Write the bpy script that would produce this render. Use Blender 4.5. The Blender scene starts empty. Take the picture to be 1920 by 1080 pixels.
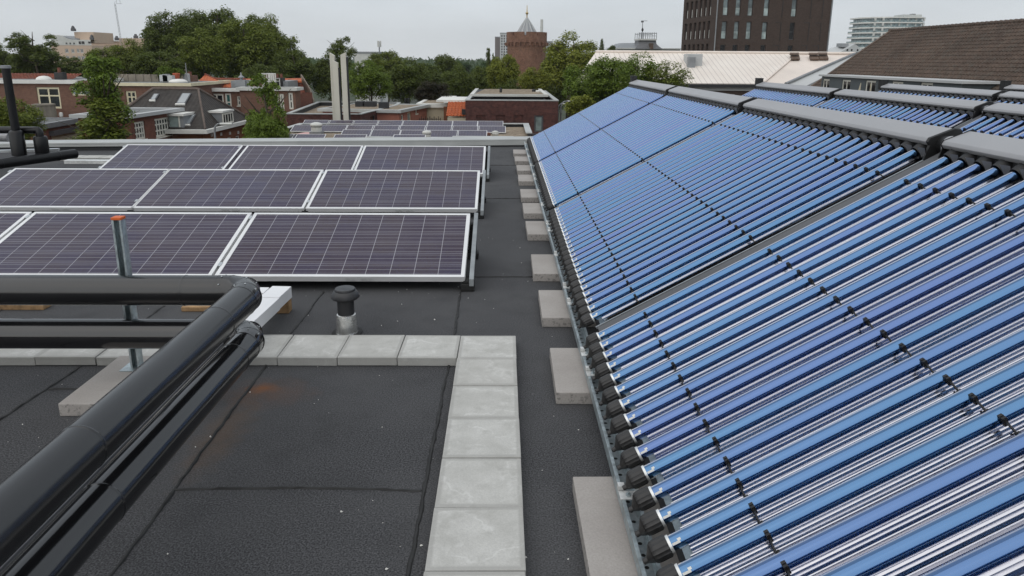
import bpy, bmesh, math, random
import numpy as np
from mathutils import Vector, Matrix
R = math.radians
rnd = random.Random(7)
sc = bpy.context.scene
COL = sc.collection

# ------------------------------------------------------------------ camera
F_PX, PY, TH, YA, RO, HC = 1311.65, 429.3, .2381, .0133, .0069, 1.503   # focal (px of 1920), principal row, pitch, yaw, roll, height
FW = Vector((math.sin(YA)*math.cos(TH), math.cos(YA)*math.cos(TH), -math.sin(TH)))
_rt = Vector((math.cos(YA), -math.sin(YA), 0)); _up = _rt.cross(FW)
RT = _rt*math.cos(RO)+_up*math.sin(RO); UP = -_rt*math.sin(RO)+_up*math.cos(RO)
CAM = Vector((0, 0, HC))
cd = bpy.data.cameras.new('camera'); cam = bpy.data.objects.new('camera', cd); COL.objects.link(cam)
M = Matrix((RT, UP, -FW)).transposed().to_4x4(); M.translation = CAM
cam.matrix_world = M
cd.sensor_fit = 'HORIZONTAL'; cd.sensor_width = 36; cd.lens = 36*F_PX/1920
cd.shift_y = -(540-PY)/1920; cd.clip_start = .05; cd.clip_end = 12000
sc.camera = cam

def ray(x, y): return FW+RT*((x-960)/F_PX)-UP*((y-PY)/F_PX)
def PZ(x, y, z): d = ray(x, y); return CAM+d*((z-HC)/d.z)      # survey helpers: where a sight line meets a known plane
def PD(x, y, Y): d = ray(x, y); return CAM+d*(Y/d.y)
def PX(x, y, X): d = ray(x, y); return CAM+d*(X/d.x)

# ------------------------------------------------------------------ world, sun, exposure
SUN_EL, SUN_AZ = R(52), R(215)
w = bpy.data.worlds.new('World'); sc.world = w; w.use_nodes = True
nt = w.node_tree; nt.nodes.clear()
def N(nt, t, **k):
    n = nt.nodes.new(t)
    for a, b in k.items(): setattr(n, a, b)
    return n
out = N(nt, 'ShaderNodeOutputWorld')
sky = N(nt, 'ShaderNodeTexSky', sky_type='NISHITA', sun_disc=False, sun_elevation=SUN_EL, sun_rotation=SUN_AZ, air_density=1.5, dust_density=4)
b1 = N(nt, 'ShaderNodeBackground'); b1.inputs[1].default_value = .1
nt.links.new(sky.outputs[0], b1.inputs[0])
tc = N(nt, 'ShaderNodeTexCoord'); sep = N(nt, 'ShaderNodeSeparateXYZ'); nt.links.new(tc.outputs['Generated'], sep.inputs[0])
ramp = N(nt, 'ShaderNodeValToRGB')
ramp.color_ramp.elements[0].position = 0; ramp.color_ramp.elements[0].color = (.705, .735, .755, 1)
ramp.color_ramp.elements[1].position = .9; ramp.color_ramp.elements[1].color = (.70, .75, .81, 1)
e = ramp.color_ramp.elements.new(.12); e.color = (.655, .72, .785, 1)
nt.links.new(sep.outputs[2], ramp.inputs[0])
mp = N(nt, 'ShaderNodeMapping'); mp.inputs['Scale'].default_value = (2.2, 2.2, 9); nt.links.new(tc.outputs['Generated'], mp.inputs[0])
cl = N(nt, 'ShaderNodeTexNoise'); cl.inputs['Scale'].default_value = 1.7; cl.inputs['Detail'].default_value = 5; nt.links.new(mp.outputs[0], cl.inputs[0])
cr = N(nt, 'ShaderNodeMapRange'); cr.inputs[1].default_value = .3; cr.inputs[2].default_value = .7; cr.inputs[3].default_value = .92; cr.inputs[4].default_value = 1.07
nt.links.new(cl.outputs[0], cr.inputs[0])
vm = N(nt, 'ShaderNodeVectorMath', operation='SCALE'); nt.links.new(ramp.outputs[0], vm.inputs[0]); nt.links.new(cr.outputs[0], vm.inputs['Scale'])
b2 = N(nt, 'ShaderNodeBackground'); b2.inputs[1].default_value = 1.0; nt.links.new(vm.outputs[0], b2.inputs[0])
mx = N(nt, 'ShaderNodeMixShader'); mx.inputs[0].default_value = .92
nt.links.new(b1.outputs[0], mx.inputs[1]); nt.links.new(b2.outputs[0], mx.inputs[2]); nt.links.new(mx.outputs[0], out.inputs[0])
sl = bpy.data.lights.new('sun', 'SUN'); sl.energy = 1.5; sl.angle = R(110); sl.color = (1, .96, .9)
so = bpy.data.objects.new('sun', sl); COL.objects.link(so)
sd = Vector((math.sin(SUN_AZ)*math.cos(SUN_EL), math.cos(SUN_AZ)*math.cos(SUN_EL), math.sin(SUN_EL)))
so.rotation_euler = (-sd).to_track_quat('-Z', 'Y').to_euler()
sc.view_settings.view_transform = 'Standard'; sc.view_settings.look = 'None'; sc.view_settings.exposure = 0; sc.view_settings.gamma = 1
sc.cycles.max_bounces = 6; sc.cycles.glossy_bounces = 4; sc.cycles.diffuse_bounces = 3
sc.cycles.caustics_reflective = False; sc.cycles.caustics_refractive = False

# ------------------------------------------------------------------ materials
MATS = {}
def newmat(name):
    m = bpy.data.materials.new(name); m.use_nodes = True; t = m.node_tree
    return m, t, t.nodes['Principled BSDF']
def L(t, a, b): t.links.new(a, b)
def setp(p, col, rough, metal=0, spec=.5, coat=0, coatr=.03):
    p.inputs['Base Color'].default_value = (*col, 1); p.inputs['Roughness'].default_value = rough
    p.inputs['Metallic'].default_value = metal; p.inputs['Specular IOR Level'].default_value = spec
    p.inputs['Coat Weight'].default_value = coat; p.inputs['Coat Roughness'].default_value = coatr
def noise(t, scale, detail=4, vec=None, rough=.55):
    n = N(t, 'ShaderNodeTexNoise'); n.inputs['Scale'].default_value = scale; n.inputs['Detail'].default_value = detail; n.inputs['Roughness'].default_value = rough
    if vec is not None: L(t, vec, n.inputs['Vector'])
    return n.outputs['Fac']
def mr(t, v, a, b, c, d, clamp=True):
    n = N(t, 'ShaderNodeMapRange'); n.clamp = clamp
    for i, q in enumerate((a, b, c, d)): n.inputs[i+1].default_value = q
    L(t, v, n.inputs[0]); return n.outputs[0]
def mixc(t, f, a, b, typ='MIX'):
    n = N(t, 'ShaderNodeMix', data_type='RGBA', blend_type=typ)
    for i, q in ((0, f), (6, a), (7, b)):
        if isinstance(q, (int, float)): n.inputs[i].default_value = q
        elif isinstance(q, tuple): n.inputs[i].default_value = (*q, 1)
        else: L(t, q, n.inputs[i])
    return n.outputs[2]
def math_(t, op, a, b=None, c=None):
    n = N(t, 'ShaderNodeMath', operation=op)
    for i, q in enumerate((a, b, c)):
        if q is None: continue
        if isinstance(q, (int, float)): n.inputs[i].default_value = q
        else: L(t, q, n.inputs[i])
    return n.outputs[0]
def bump(t, p, h, s, d=.01):
    n = N(t, 'ShaderNodeBump'); n.inputs['Strength'].default_value = s; n.inputs['Distance'].default_value = d
    L(t, h, n.inputs['Height']); L(t, n.outputs[0], p.inputs['Normal'])
def coord(t, k='Object'): return N(t, 'ShaderNodeTexCoord').outputs[k]
def wpos(t): return N(t, 'ShaderNodeNewGeometry').outputs['Position']
def uvm(t): return N(t, 'ShaderNodeUVMap').outputs[0]
def orand(t): return N(t, 'ShaderNodeObjectInfo').outputs['Random']

def plain(name, col, rough=.6, metal=0, amt=.18, scale=6, spec=.5, coat=0, bmp=0, coatr=.03):
    if name in MATS: return MATS[name]
    m, t, p = newmat(name); setp(p, col, rough, metal, spec, coat, coatr)
    v = wpos(t); n = noise(t, scale, 6, v); n2 = noise(t, scale*.13, 3, v)
    f = math_(t, 'ADD', n, n2)
    L(t, mixc(t, mr(t, f, .75, 1.25, 0, 1), tuple(c*(1-amt) for c in col), tuple(min(1, c*(1+amt)) for c in col)), p.inputs['Base Color'])
    L(t, mr(t, n, .3, .7, max(0, rough-.08), min(1, rough+.08)), p.inputs['Roughness'])
    if bmp: bump(t, p, n, bmp, .004)
    MATS[name] = m; return m

def m_bitumen():
    m, t, p = newmat('bitumen_roofing'); setp(p, (.06, .061, .064), .85, 0, .3)
    v = wpos(t)
    g = noise(t, 165, 2, v); g2 = noise(t, 75, 3, v); big = noise(t, .9, 5, v); mid = noise(t, 5, 5, v)
    a = mixc(t, mr(t, g, .36, .68, 0, 1), (.016, .016, .018), (.108, .109, .114))
    b = mixc(t, mr(t, g2, .3, .7, 0, .45), a, (.032, .032, .034))
    c = mixc(t, mr(t, big, .42, .66, 0, .6), b, (.080, .080, .082))
    c = mixc(t, mr(t, mid, .5, .75, 0, .35), c, (.026, .026, .027))
    # rust stain left by a bolt: a spot and its run-off
    sp = N(t, 'ShaderNodeSeparateXYZ'); L(t, v, sp.inputs[0])
    def blob(cx, cy, rx, ry, k):
        dx = math_(t, 'DIVIDE', math_(t, 'SUBTRACT', sp.outputs[0], cx), rx); dy = math_(t, 'DIVIDE', math_(t, 'SUBTRACT', sp.outputs[1], cy), ry)
        d = math_(t, 'SQRT', math_(t, 'ADD', math_(t, 'MULTIPLY', dx, dx), math_(t, 'MULTIPLY', dy, dy)))
        d = math_(t, 'ADD', d, mr(t, noise(t, 14, 4, v), 0, 1, -.55, .55, False))
        return mr(t, d, .15, 1, k, 0)
    c = mixc(t, blob(-1.12, 3.02, .085, .06, .7), c, (.19, .07, .02))
    c = mixc(t, blob(-1.08, 2.97, .26, .17, .22), c, (.16, .06, .015))
    c = mixc(t, blob(-1.15, 2.62, .12, .42, .27), c, (.13, .065, .02))
    L(t, c, p.inputs['Base Color']); bump(t, p, math_(t, 'ADD', g, math_(t, 'MULTIPLY', g2, .5)), .22, .003); return m
def m_paver():
    m, t, p = newmat('pale_concrete_tile'); setp(p, (.42, .42, .4), .85, 0, .3)
    o = coord(t); r = orand(t)
    vs = N(t, 'ShaderNodeCombineXYZ'); L(t, math_(t, 'MULTIPLY', r, 31), vs.inputs[0]); L(t, math_(t, 'MULTIPLY', r, 17), vs.inputs[2])
    ad = N(t, 'ShaderNodeVectorMath', operation='ADD'); L(t, o, ad.inputs[0]); L(t, vs.outputs[0], ad.inputs[1]); v = ad.outputs[0]
    g = noise(t, 190, 2, v); mid = noise(t, 9, 6, v); fine = noise(t, 40, 5, v)
    c = mixc(t, mr(t, mid, .3, .7, 0, 1), (.43, .425, .40), (.56, .555, .53))
    c = mixc(t, mr(t, g, .3, .75, 0, .3), c, (.22, .22, .21))
    wv = N(t, 'ShaderNodeTexWave', wave_type='BANDS', bands_direction='Y'); wv.inputs['Scale'].default_value = 2.3; wv.inputs['Distortion'].default_value = 11; wv.inputs['Detail'].default_value = 4; wv.inputs['Detail Scale'].default_value = 2.2
    L(t, v, wv.inputs['Vector'])
    ln = math_(t, 'MULTIPLY', mr(t, wv.outputs['Fac'], .95, 1, 0, .24), mr(t, mid, .42, .56, 0, 1))
    c = mixc(t, ln, c, (.78, .78, .76))
    ef = mr(t, math_(t, 'MULTIPLY', fine, noise(t, 5, 3, v)), .33, .45, 0, .26)
    c = mixc(t, ef, c, (.72, .72, .70))
    sq = N(t, 'ShaderNodeSeparateXYZ'); L(t, o, sq.inputs[0]); ed = math_(t, 'MAXIMUM', math_(t, 'ABSOLUTE', sq.outputs[0]), math_(t, 'ABSOLUTE', sq.outputs[1]))
    c = mixc(t, mr(t, math_(t, 'FRACT', math_(t, 'MULTIPLY', r, 7.3)), 0, 1, 0, .42), c, (.37, .36, .335)); c = mixc(t, mr(t, noise(t, 14, 4, v), .56, .7, 0, .35), c, (.30, .295, .27))
    c = mixc(t, mr(t, math_(t, 'ADD', ed, mr(t, mid, 0, 1, -.006, .006)), .128, .136, 0, .45), c, (.27, .265, .25))
    L(t, c, p.inputs['Base Color']); bump(t, p, g, .3, .002); return m
def m_slab():
    m, t, p = newmat('grey_concrete_slab'); setp(p, (.3, .285, .27), .9, 0, .25)
    v = wpos(t); g = noise(t, 150, 3, v); mid = noise(t, 4, 5, v); pit = noise(t, 55, 2, v)
    c = mixc(t, mr(t, mid, .3, .7, 0, 1), (.32, .295, .275), (.40, .375, .352)); c = mixc(t, mr(t, g, .3, .75, 0, .35), c, (.19, .18, .17))
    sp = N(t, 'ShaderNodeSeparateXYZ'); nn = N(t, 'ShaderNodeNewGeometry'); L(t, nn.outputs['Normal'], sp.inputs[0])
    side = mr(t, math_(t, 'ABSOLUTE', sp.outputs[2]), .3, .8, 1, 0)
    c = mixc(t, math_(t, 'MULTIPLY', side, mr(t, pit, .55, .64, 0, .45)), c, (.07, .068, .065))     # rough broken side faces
    L(t, c, p.inputs['Base Color']); bump(t, p, g, .35, .003); return m
def m_cells():
    m, t, p = newmat('polycrystalline_cells'); setp(p, (.03, .02, .06), .3, 0, .15, .3, .04)
    sp = N(t, 'ShaderNodeSeparateXYZ'); L(t, uvm(t), sp.inputs[0])
    pw, ph = .1612, .1385
    u = math_(t, 'DIVIDE', math_(t, 'SUBTRACT', sp.outputs[0], .02), pw); v = math_(t, 'DIVIDE', math_(t, 'SUBTRACT', sp.outputs[1], .02), ph)
    def line(x, wd):
        fr = math_(t, 'FRACT', math_(t, 'ADD', x, 1000.5)); return mr(t, math_(t, 'ABSOLUTE', math_(t, 'SUBTRACT', fr, .5)), wd, wd*1.4, 1, 0)
    gaps = math_(t, 'MAXIMUM', line(u, .011), line(v, .010))
    bus = line(math_(t, 'ADD', math_(t, 'MULTIPLY', v, 3), .5), .028)
    cid = N(t, 'ShaderNodeCombineXYZ'); L(t, math_(t, 'FLOOR', u), cid.inputs[0]); L(t, math_(t, 'FLOOR', v), cid.inputs[1]); L(t, orand(t), cid.inputs[2])
    wn = N(t, 'ShaderNodeTexWhiteNoise'); L(t, cid.outputs[0], wn.inputs['Vector'])
    vo = N(t, 'ShaderNodeTexVoronoi'); vo.inputs['Scale'].default_value = 60; L(t, uvm(t), vo.inputs['Vector'])
    sv = N(t, 'ShaderNodeSeparateXYZ'); L(t, vo.outputs['Color'], sv.inputs[0])
    c = mixc(t, wn.outputs['Value'], (.027, .014, .024), (.019, .012, .045))
    c = mixc(t, math_(t, 'MULTIPLY', sv.outputs[0], .55), c, (.036, .030, .076))
    c = mixc(t, mr(t, orand(t), 0, 1, 0, .4), c, (.030, .022, .060)); big = noise(t, 1.3, 2, wpos(t)); c = mixc(t, mr(t, big, .35, .65, 0, .5), c, (.038, .019, .026))
    c = mixc(t, math_(t, 'MULTIPLY', bus, .65), c, (.36, .36, .38)); c = mixc(t, math_(t, 'MULTIPLY', gaps, .52), c, (.5, .5, .54))
    dust = noise(t, 3, 5, wpos(t)); c = mixc(t, mr(t, dust, .3, .8, .0, .055), c, (.42, .40, .39))
    L(t, c, p.inputs['Base Color']); L(t, mr(t, dust, .3, .7, .05, .16), p.inputs['Coat Roughness']); return m
def m_tube():
    m, t, p = newmat('blue_vacuum_tube'); setp(p, (.08, .22, .62), .17, 1, .6, 1, .02); p.inputs['Coat IOR'].default_value = 1.6
    r = orand(t); sm = noise(t, 1.4, 2, wpos(t))
    c = mixc(t, mr(t, r, 0, 1, 0, 1), (.072, .130, .325), (.048, .165, .325)); c = mixc(t, mr(t, sm, .35, .65, 0, .5), c, (.066, .148, .335))
    lw = N(t, 'ShaderNodeLayerWeight'); lw.inputs['Blend'].default_value = .5      # white edge highlight of the outer glass, put into the colour by view angle
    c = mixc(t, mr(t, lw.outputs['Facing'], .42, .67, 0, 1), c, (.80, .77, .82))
    L(t, c, p.inputs['Base Color']); return m
def m_brick(name, a, b, mortar, sc_=1, streak=.25):
    m, t, p = newmat(name); setp(p, a, .9, 0, .25)
    br = N(t, 'ShaderNodeTexBrick'); br.inputs['Scale'].default_value = 1; br.inputs['Brick Width'].default_value = .22*sc_; br.inputs['Row Height'].default_value = .066*sc_; br.inputs['Mortar Size'].default_value = .008*sc_
    br.inputs['Color1'].default_value = (*a, 1); br.inputs['Color2'].default_value = (*b, 1); br.inputs['Mortar'].default_value = (*mortar, 1); L(t, uvm(t), br.inputs['Vector'])
    n = noise(t, .6, 5, wpos(t)); n2 = noise(t, 4, 4, wpos(t))
    c = mixc(t, mr(t, n, .3, .7, 0, streak*1.6), br.outputs['Color'], tuple(x*.55 for x in a)); c = mixc(t, mr(t, n2, .35, .7, 0, streak), c, tuple(min(1, x*1.5) for x in b))
    L(t, c, p.inputs['Base Color']); bump(t, p, br.outputs['Fac'], -.25, .01); return m
def m_rooftile(name, a, b, tw=.24, th=.32, dirt=.4, curve=1.0):
    m, t, p = newmat(name); setp(p, a, .75, 0, .35)
    sp = N(t, 'ShaderNodeSeparateXYZ'); L(t, uvm(t), sp.inputs[0])
    v = math_(t, 'DIVIDE', sp.outputs[1], th); u = math_(t, 'DIVIDE', sp.outputs[0], tw)
    cid = N(t, 'ShaderNodeCombineXYZ'); L(t, math_(t, 'FLOOR', u), cid.inputs[0]); L(t, math_(t, 'FLOOR', v), cid.inputs[1])
    wn = N(t, 'ShaderNodeTexWhiteNoise'); L(t, cid.outputs[0], wn.inputs['Vector'])
    c = mixc(t, wn.outputs['Value'], a, b); n = noise(t, .35, 6, wpos(t)); n2 = noise(t, 3, 5, wpos(t))
    c = mixc(t, mr(t, n, .35, .65, 0, dirt), c, tuple(x*.5 for x in a)); c = mixc(t, mr(t, n2, .5, .75, 0, dirt), c, (.10, .10, .085))
    L(t, c, p.inputs['Base Color'])
    hu = math_(t, 'MULTIPLY', math_(t, 'SINE', math_(t, 'MULTIPLY', u, 6.283)), .5*curve); hv = math_(t, 'SUBTRACT', 1, math_(t, 'FRACT', v))
    bump(t, p, math_(t, 'ADD', hu, math_(t, 'MULTIPLY', hv, 1.1)), .9, .05); return m
def m_gravel():
    m, t, p = newmat('roof_gravel'); setp(p, (.3, .24, .18), .95, 0, .2)
    v = wpos(t); vo = N(t, 'ShaderNodeTexVoronoi'); vo.inputs['Scale'].default_value = 9; L(t, v, vo.inputs['Vector'])
    s = N(t, 'ShaderNodeSeparateXYZ'); L(t, vo.outputs['Color'], s.inputs[0]); n = noise(t, .7, 5, v)
    c = mixc(t, s.outputs[0], (.17, .13, .09), (.36, .30, .23)); c = mixc(t, mr(t, n, .35, .7, 0, .5), c, (.16, .125, .09)); L(t, c, p.inputs['Base Color'])
    bump(t, p, vo.outputs['Distance'], .5, .03); return m
def m_seam():
    m, t, p = newmat('standing_seam_metal'); setp(p, (.5, .44, .41), .45, .2, .5)
    sp = N(t, 'ShaderNodeSeparateXYZ'); L(t, uvm(t), sp.inputs[0]); fr = math_(t, 'FRACT', math_(t, 'DIVIDE', sp.outputs[0], .42))
    ln = mr(t, math_(t, 'ABSOLUTE', math_(t, 'SUBTRACT', fr, .5)), .04, .07, 1, 0); n = noise(t, .5, 5, wpos(t))
    c = mixc(t, mr(t, n, .3, .7, 0, 1), (.77, .69, .615), (.84, .77, .695)); c = mixc(t, math_(t, 'MULTIPLY', ln, .5), c, (.30, .26, .25))
    L(t, c, p.inputs['Base Color']); bump(t, p, ln, .6, .03); return m
def m_glass(name, col=(.02, .025, .028), rough=.06, spec=.8):
    m, t, p = newmat(name); setp(p, col, rough, 0, spec)
    n = noise(t, .9, 2, wpos(t)); L(t, mixc(t, mr(t, n, .35, .65, 0, 1), tuple(c*.55 for c in col), tuple(c*1.5 for c in col)), p.inputs['Base Color']); return m
def m_leaf(name, a, b, c3):
    m = bpy.data.materials.new(name); m.use_nodes = True; t = m.node_tree; t.nodes.clear()
    o = N(t, 'ShaderNodeOutputMaterial'); g = N(t, 'ShaderNodeNewGeometry'); r = g.outputs['Random Per Island']
    n = noise(t, .45, 3, g.outputs['Position'])
    c = mixc(t, r, a, b); c = mixc(t, mr(t, n, .4, .65, 0, .6), c, c3); c = mixc(t, mr(t, orand(t), 0, 1, 0, .35), c, a)
    d = N(t, 'ShaderNodeBsdfPrincipled'); d.inputs['Roughness'].default_value = .55; d.inputs['Specular IOR Level'].default_value = .3; L(t, c, d.inputs['Base Color'])
    tr = N(t, 'ShaderNodeBsdfTranslucent'); L(t, mixc(t, .5, c, (.14, .2, .02)), tr.inputs[0])
    x = N(t, 'ShaderNodeMixShader'); x.inputs[0].default_value = .3; L(t, d.outputs[0], x.inputs[1]); L(t, tr.outputs[0], x.inputs[2]); L(t, x.outputs[0], o.inputs[0]); return m
def m_ground():
    m, t, p = newmat('town_ground'); setp(p, (.08, .09, .06), .95, 0, .2); v = wpos(t)
    n = noise(t, .02, 6, v); n2 = noise(t, .6, 4, v); c = mixc(t, mr(t, n, .4, .6, 0, 1), (.035, .06, .02), (.09, .088, .082)); c = mixc(t, mr(t, n2, .3, .7, 0, .5), c, (.03, .04, .02)); L(t, c, p.inputs['Base Color']); return m

BIT = m_bitumen(); PAV = m_paver(); SLAB = m_slab(); CELL = m_cells(); TUBE = m_tube(); GRAVEL = m_gravel(); SEAM = m_seam()
GRND = m_ground()
WHITEF = plain('white_aluminium', (.74, .74, .74), .38, .25, .05, 3)
ALU = plain('aluminium_rail', (.52, .54, .55), .35, .85, .12, 8)
GALV = plain('galvanised_steel', (.42, .48, .50), .42, .75, .3, 45)
GALVW = plain('bright_zinc', (.72, .73, .72), .4, .5, .15, 30)
PIPE = plain('black_pipe_jacket', (.008, .008, .009), .22, 0, .3, 2.2, .75)
PIPEC = plain('old_black_pipe_jacket', (.006, .006, .007), .35, 0, .3, 2.2, .35)
PIPEG = plain('gloss_black_pipe_jacket', (.010, .010, .011), .12, 0, .3, 2.2, .8)
BLACK = plain('black_plastic', (.008, .008, .009), .5, 0, .3, 20)
KNOB = plain('dark_grey_plastic', (.024, .023, .023), .5, 0, .25, 40)
RUBBER = plain('black_rubber', (.012, .012, .012), .8, 0, .3, 20)
FIN2 = plain('dull_zinc_rail', (.30, .32, .33), .5, .5, .2, 12)
HEADER = plain('grey_powder_coat', (.315, .315, .325), .42, .1, .06, 5, .5)
FIN = plain('grey_fin_metal', (.17, .17, .18), .5, .2, .15, 12)
DGREY = plain('dark_grey_sheet', (.085, .085, .09), .5, .2, .15, 6)
MIRROR = plain('reflector_metal', (.52, .52, .56), .12, 1, .05, 3)
COPE = plain('zinc_coping', (.42, .43, .42), .5, .2, .12, 2.5)
DUCTW = plain('white_duct_metal', (.74, .74, .75), .45, .1, .06, 6)
WOOD = plain('rough_timber', (.30, .19, .10), .85, 0, .45, 22, .2, 0, .4)
ORANGE = plain('orange_cap_plastic', (.62, .12, .02), .5, 0, .1, 20)
VENTB = plain('black_vent_plastic', (.020, .020, .022), .42, 0, .25, 12)
CLEARG = plain('shiny_metal_sleeve', (.62, .62, .60), .25, .8, .3, 14)
CREAM = plain('cream_render', (.60, .54, .40), .85, 0, .1, 1.2)
WHITEP = plain('white_paint', (.68, .67, .63), .6, 0, .1, 2)
OFFW = plain('off_white_render', (.55, .55, .52), .8, 0, .12, 1)
FRAMEW = plain('white_window_frame', (.72, .70, .62), .5, 0, .08, 3)
FRAMEY = plain('cream_window_frame', (.66, .60, .42), .5, 0, .1, 3)
TERRA = plain('terracotta_render', (.34, .135, .095), .9, 0, .2, 1.5)
BARK = plain('bark', (.07, .055, .04), .95, 0, .35, 6)
BRB = m_brick('brown_brick', (.165, .082, .056), (.215, .112, .078), (.13, .105, .09))
BRR = m_brick('red_brown_brick', (.165, .060, .042), (.22, .085, .058), (.16, .11, .09))
BRD = m_brick('dark_purple_brick', (.060, .028, .025), (.125, .050, .042), (.055, .042, .04), 1, .4)
BRO = m_brick('orange_brick', (.24, .085, .04), (.30, .12, .06), (.2, .14, .1))
BRT = m_brick('old_tower_brick', (.165, .085, .058), (.235, .125, .085), (.19, .13, .1), 1.5, .55)
BRK = m_brick('charcoal_brick', (.068, .048, .040), (.092, .065, .054), (.045, .036, .032), 1, .2)
TILE_O = m_rooftile('orange_pantiles', (.42, .095, .03), (.55, .14, .045), .24, .3, .3)
TILE_R = m_rooftile('red_brown_pantiles', (.20, .055, .03), (.30, .085, .045), .24, .3, .6)
TILE_D = m_rooftile('dark_slate_tiles', (.030, .025, .022), (.046, .038, .033), .3, .34, .15, .4)
TILE_B = m_rooftile('brown_pantiles', (.080, .055, .042), (.122, .084, .063), .25, .34, .5, 1.3)
BITF = plain('grey_roof_felt', (.15, .155, .155), .85, 0, .25, 1.5)
DARKF = plain('black_upstand_felt', (.022, .023, .026), .7, 0, .3, 2)
ANTH = plain('anthracite_panel', (.075, .090, .097), .6, 0, .12, 2)
LEAD = plain('lead_sheet', (.25, .26, .27), .5, .3, .2, 1.5)
STONE = plain('stone_verge', (.27, .22, .17), .85, 0, .25, 3)
CONC = plain('weathered_concrete', (.21, .185, .15), .9, 0, .3, 1.4)
BEIGE = plain('beige_render', (.50, .38, .29), .85, 0, .1, .4)
PALEG = plain('pale_grey_cladding', (.46, .47, .47), .7, 0, .1, .3)
MIDG = plain('mid_grey_cladding', (.26, .27, .28), .7, 0, .15, .3)
PINKI = plain('pink_insulation', (.62, .38, .36), .8, 0, .15, 4)
GOLD = plain('gilded_metal', (.6, .45, .22), .4, .6, .2, 5)
GLASS = m_glass('dark_window_glass'); GLASSG = m_glass('pale_green_window_glass', (.22, .27, .26), .12, .6)
GLASSK = m_glass('black_window_glass', (.008, .008, .009), .1, .35); GLASSB = m_glass('balcony_glass', (.20, .27, .28), .15, .6)
SKYL = plain('skylight_glass', (.27, .29, .30), .1, 0, .1, 2, .8)
TEAL = plain('teal_curtain', (.02, .11, .10), .7, 0, .2, 3)
LEAF_D = m_leaf('dark_foliage', (0.064, 0.088, 0.013), (0.138, 0.165, 0.029), (0.094, 0.127, 0.02))
LEAF_M = m_leaf('mid_green_foliage', (0.098, 0.132, 0.016), (0.207, 0.23, 0.034), (0.144, 0.178, 0.023))
LEAF_L = m_leaf('light_green_foliage', (0.149, 0.178, 0.021), (0.282, 0.287, 0.044), (0.207, 0.23, 0.03))
LEAF_C = m_leaf('copper_foliage', (.022, .016, .012), (.045, .028, .018), (.03, .024, .014))
LEAF_M2 = m_leaf('fresh_green_foliage', (0.087, 0.143, 0.016), (0.179, 0.241, 0.031), (0.129, 0.188, 0.022))
LEAF_F = m_leaf('far_foliage', (0.029, 0.06, 0.023), (0.06, 0.099, 0.034), (0.044, 0.078, 0.029))

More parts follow.
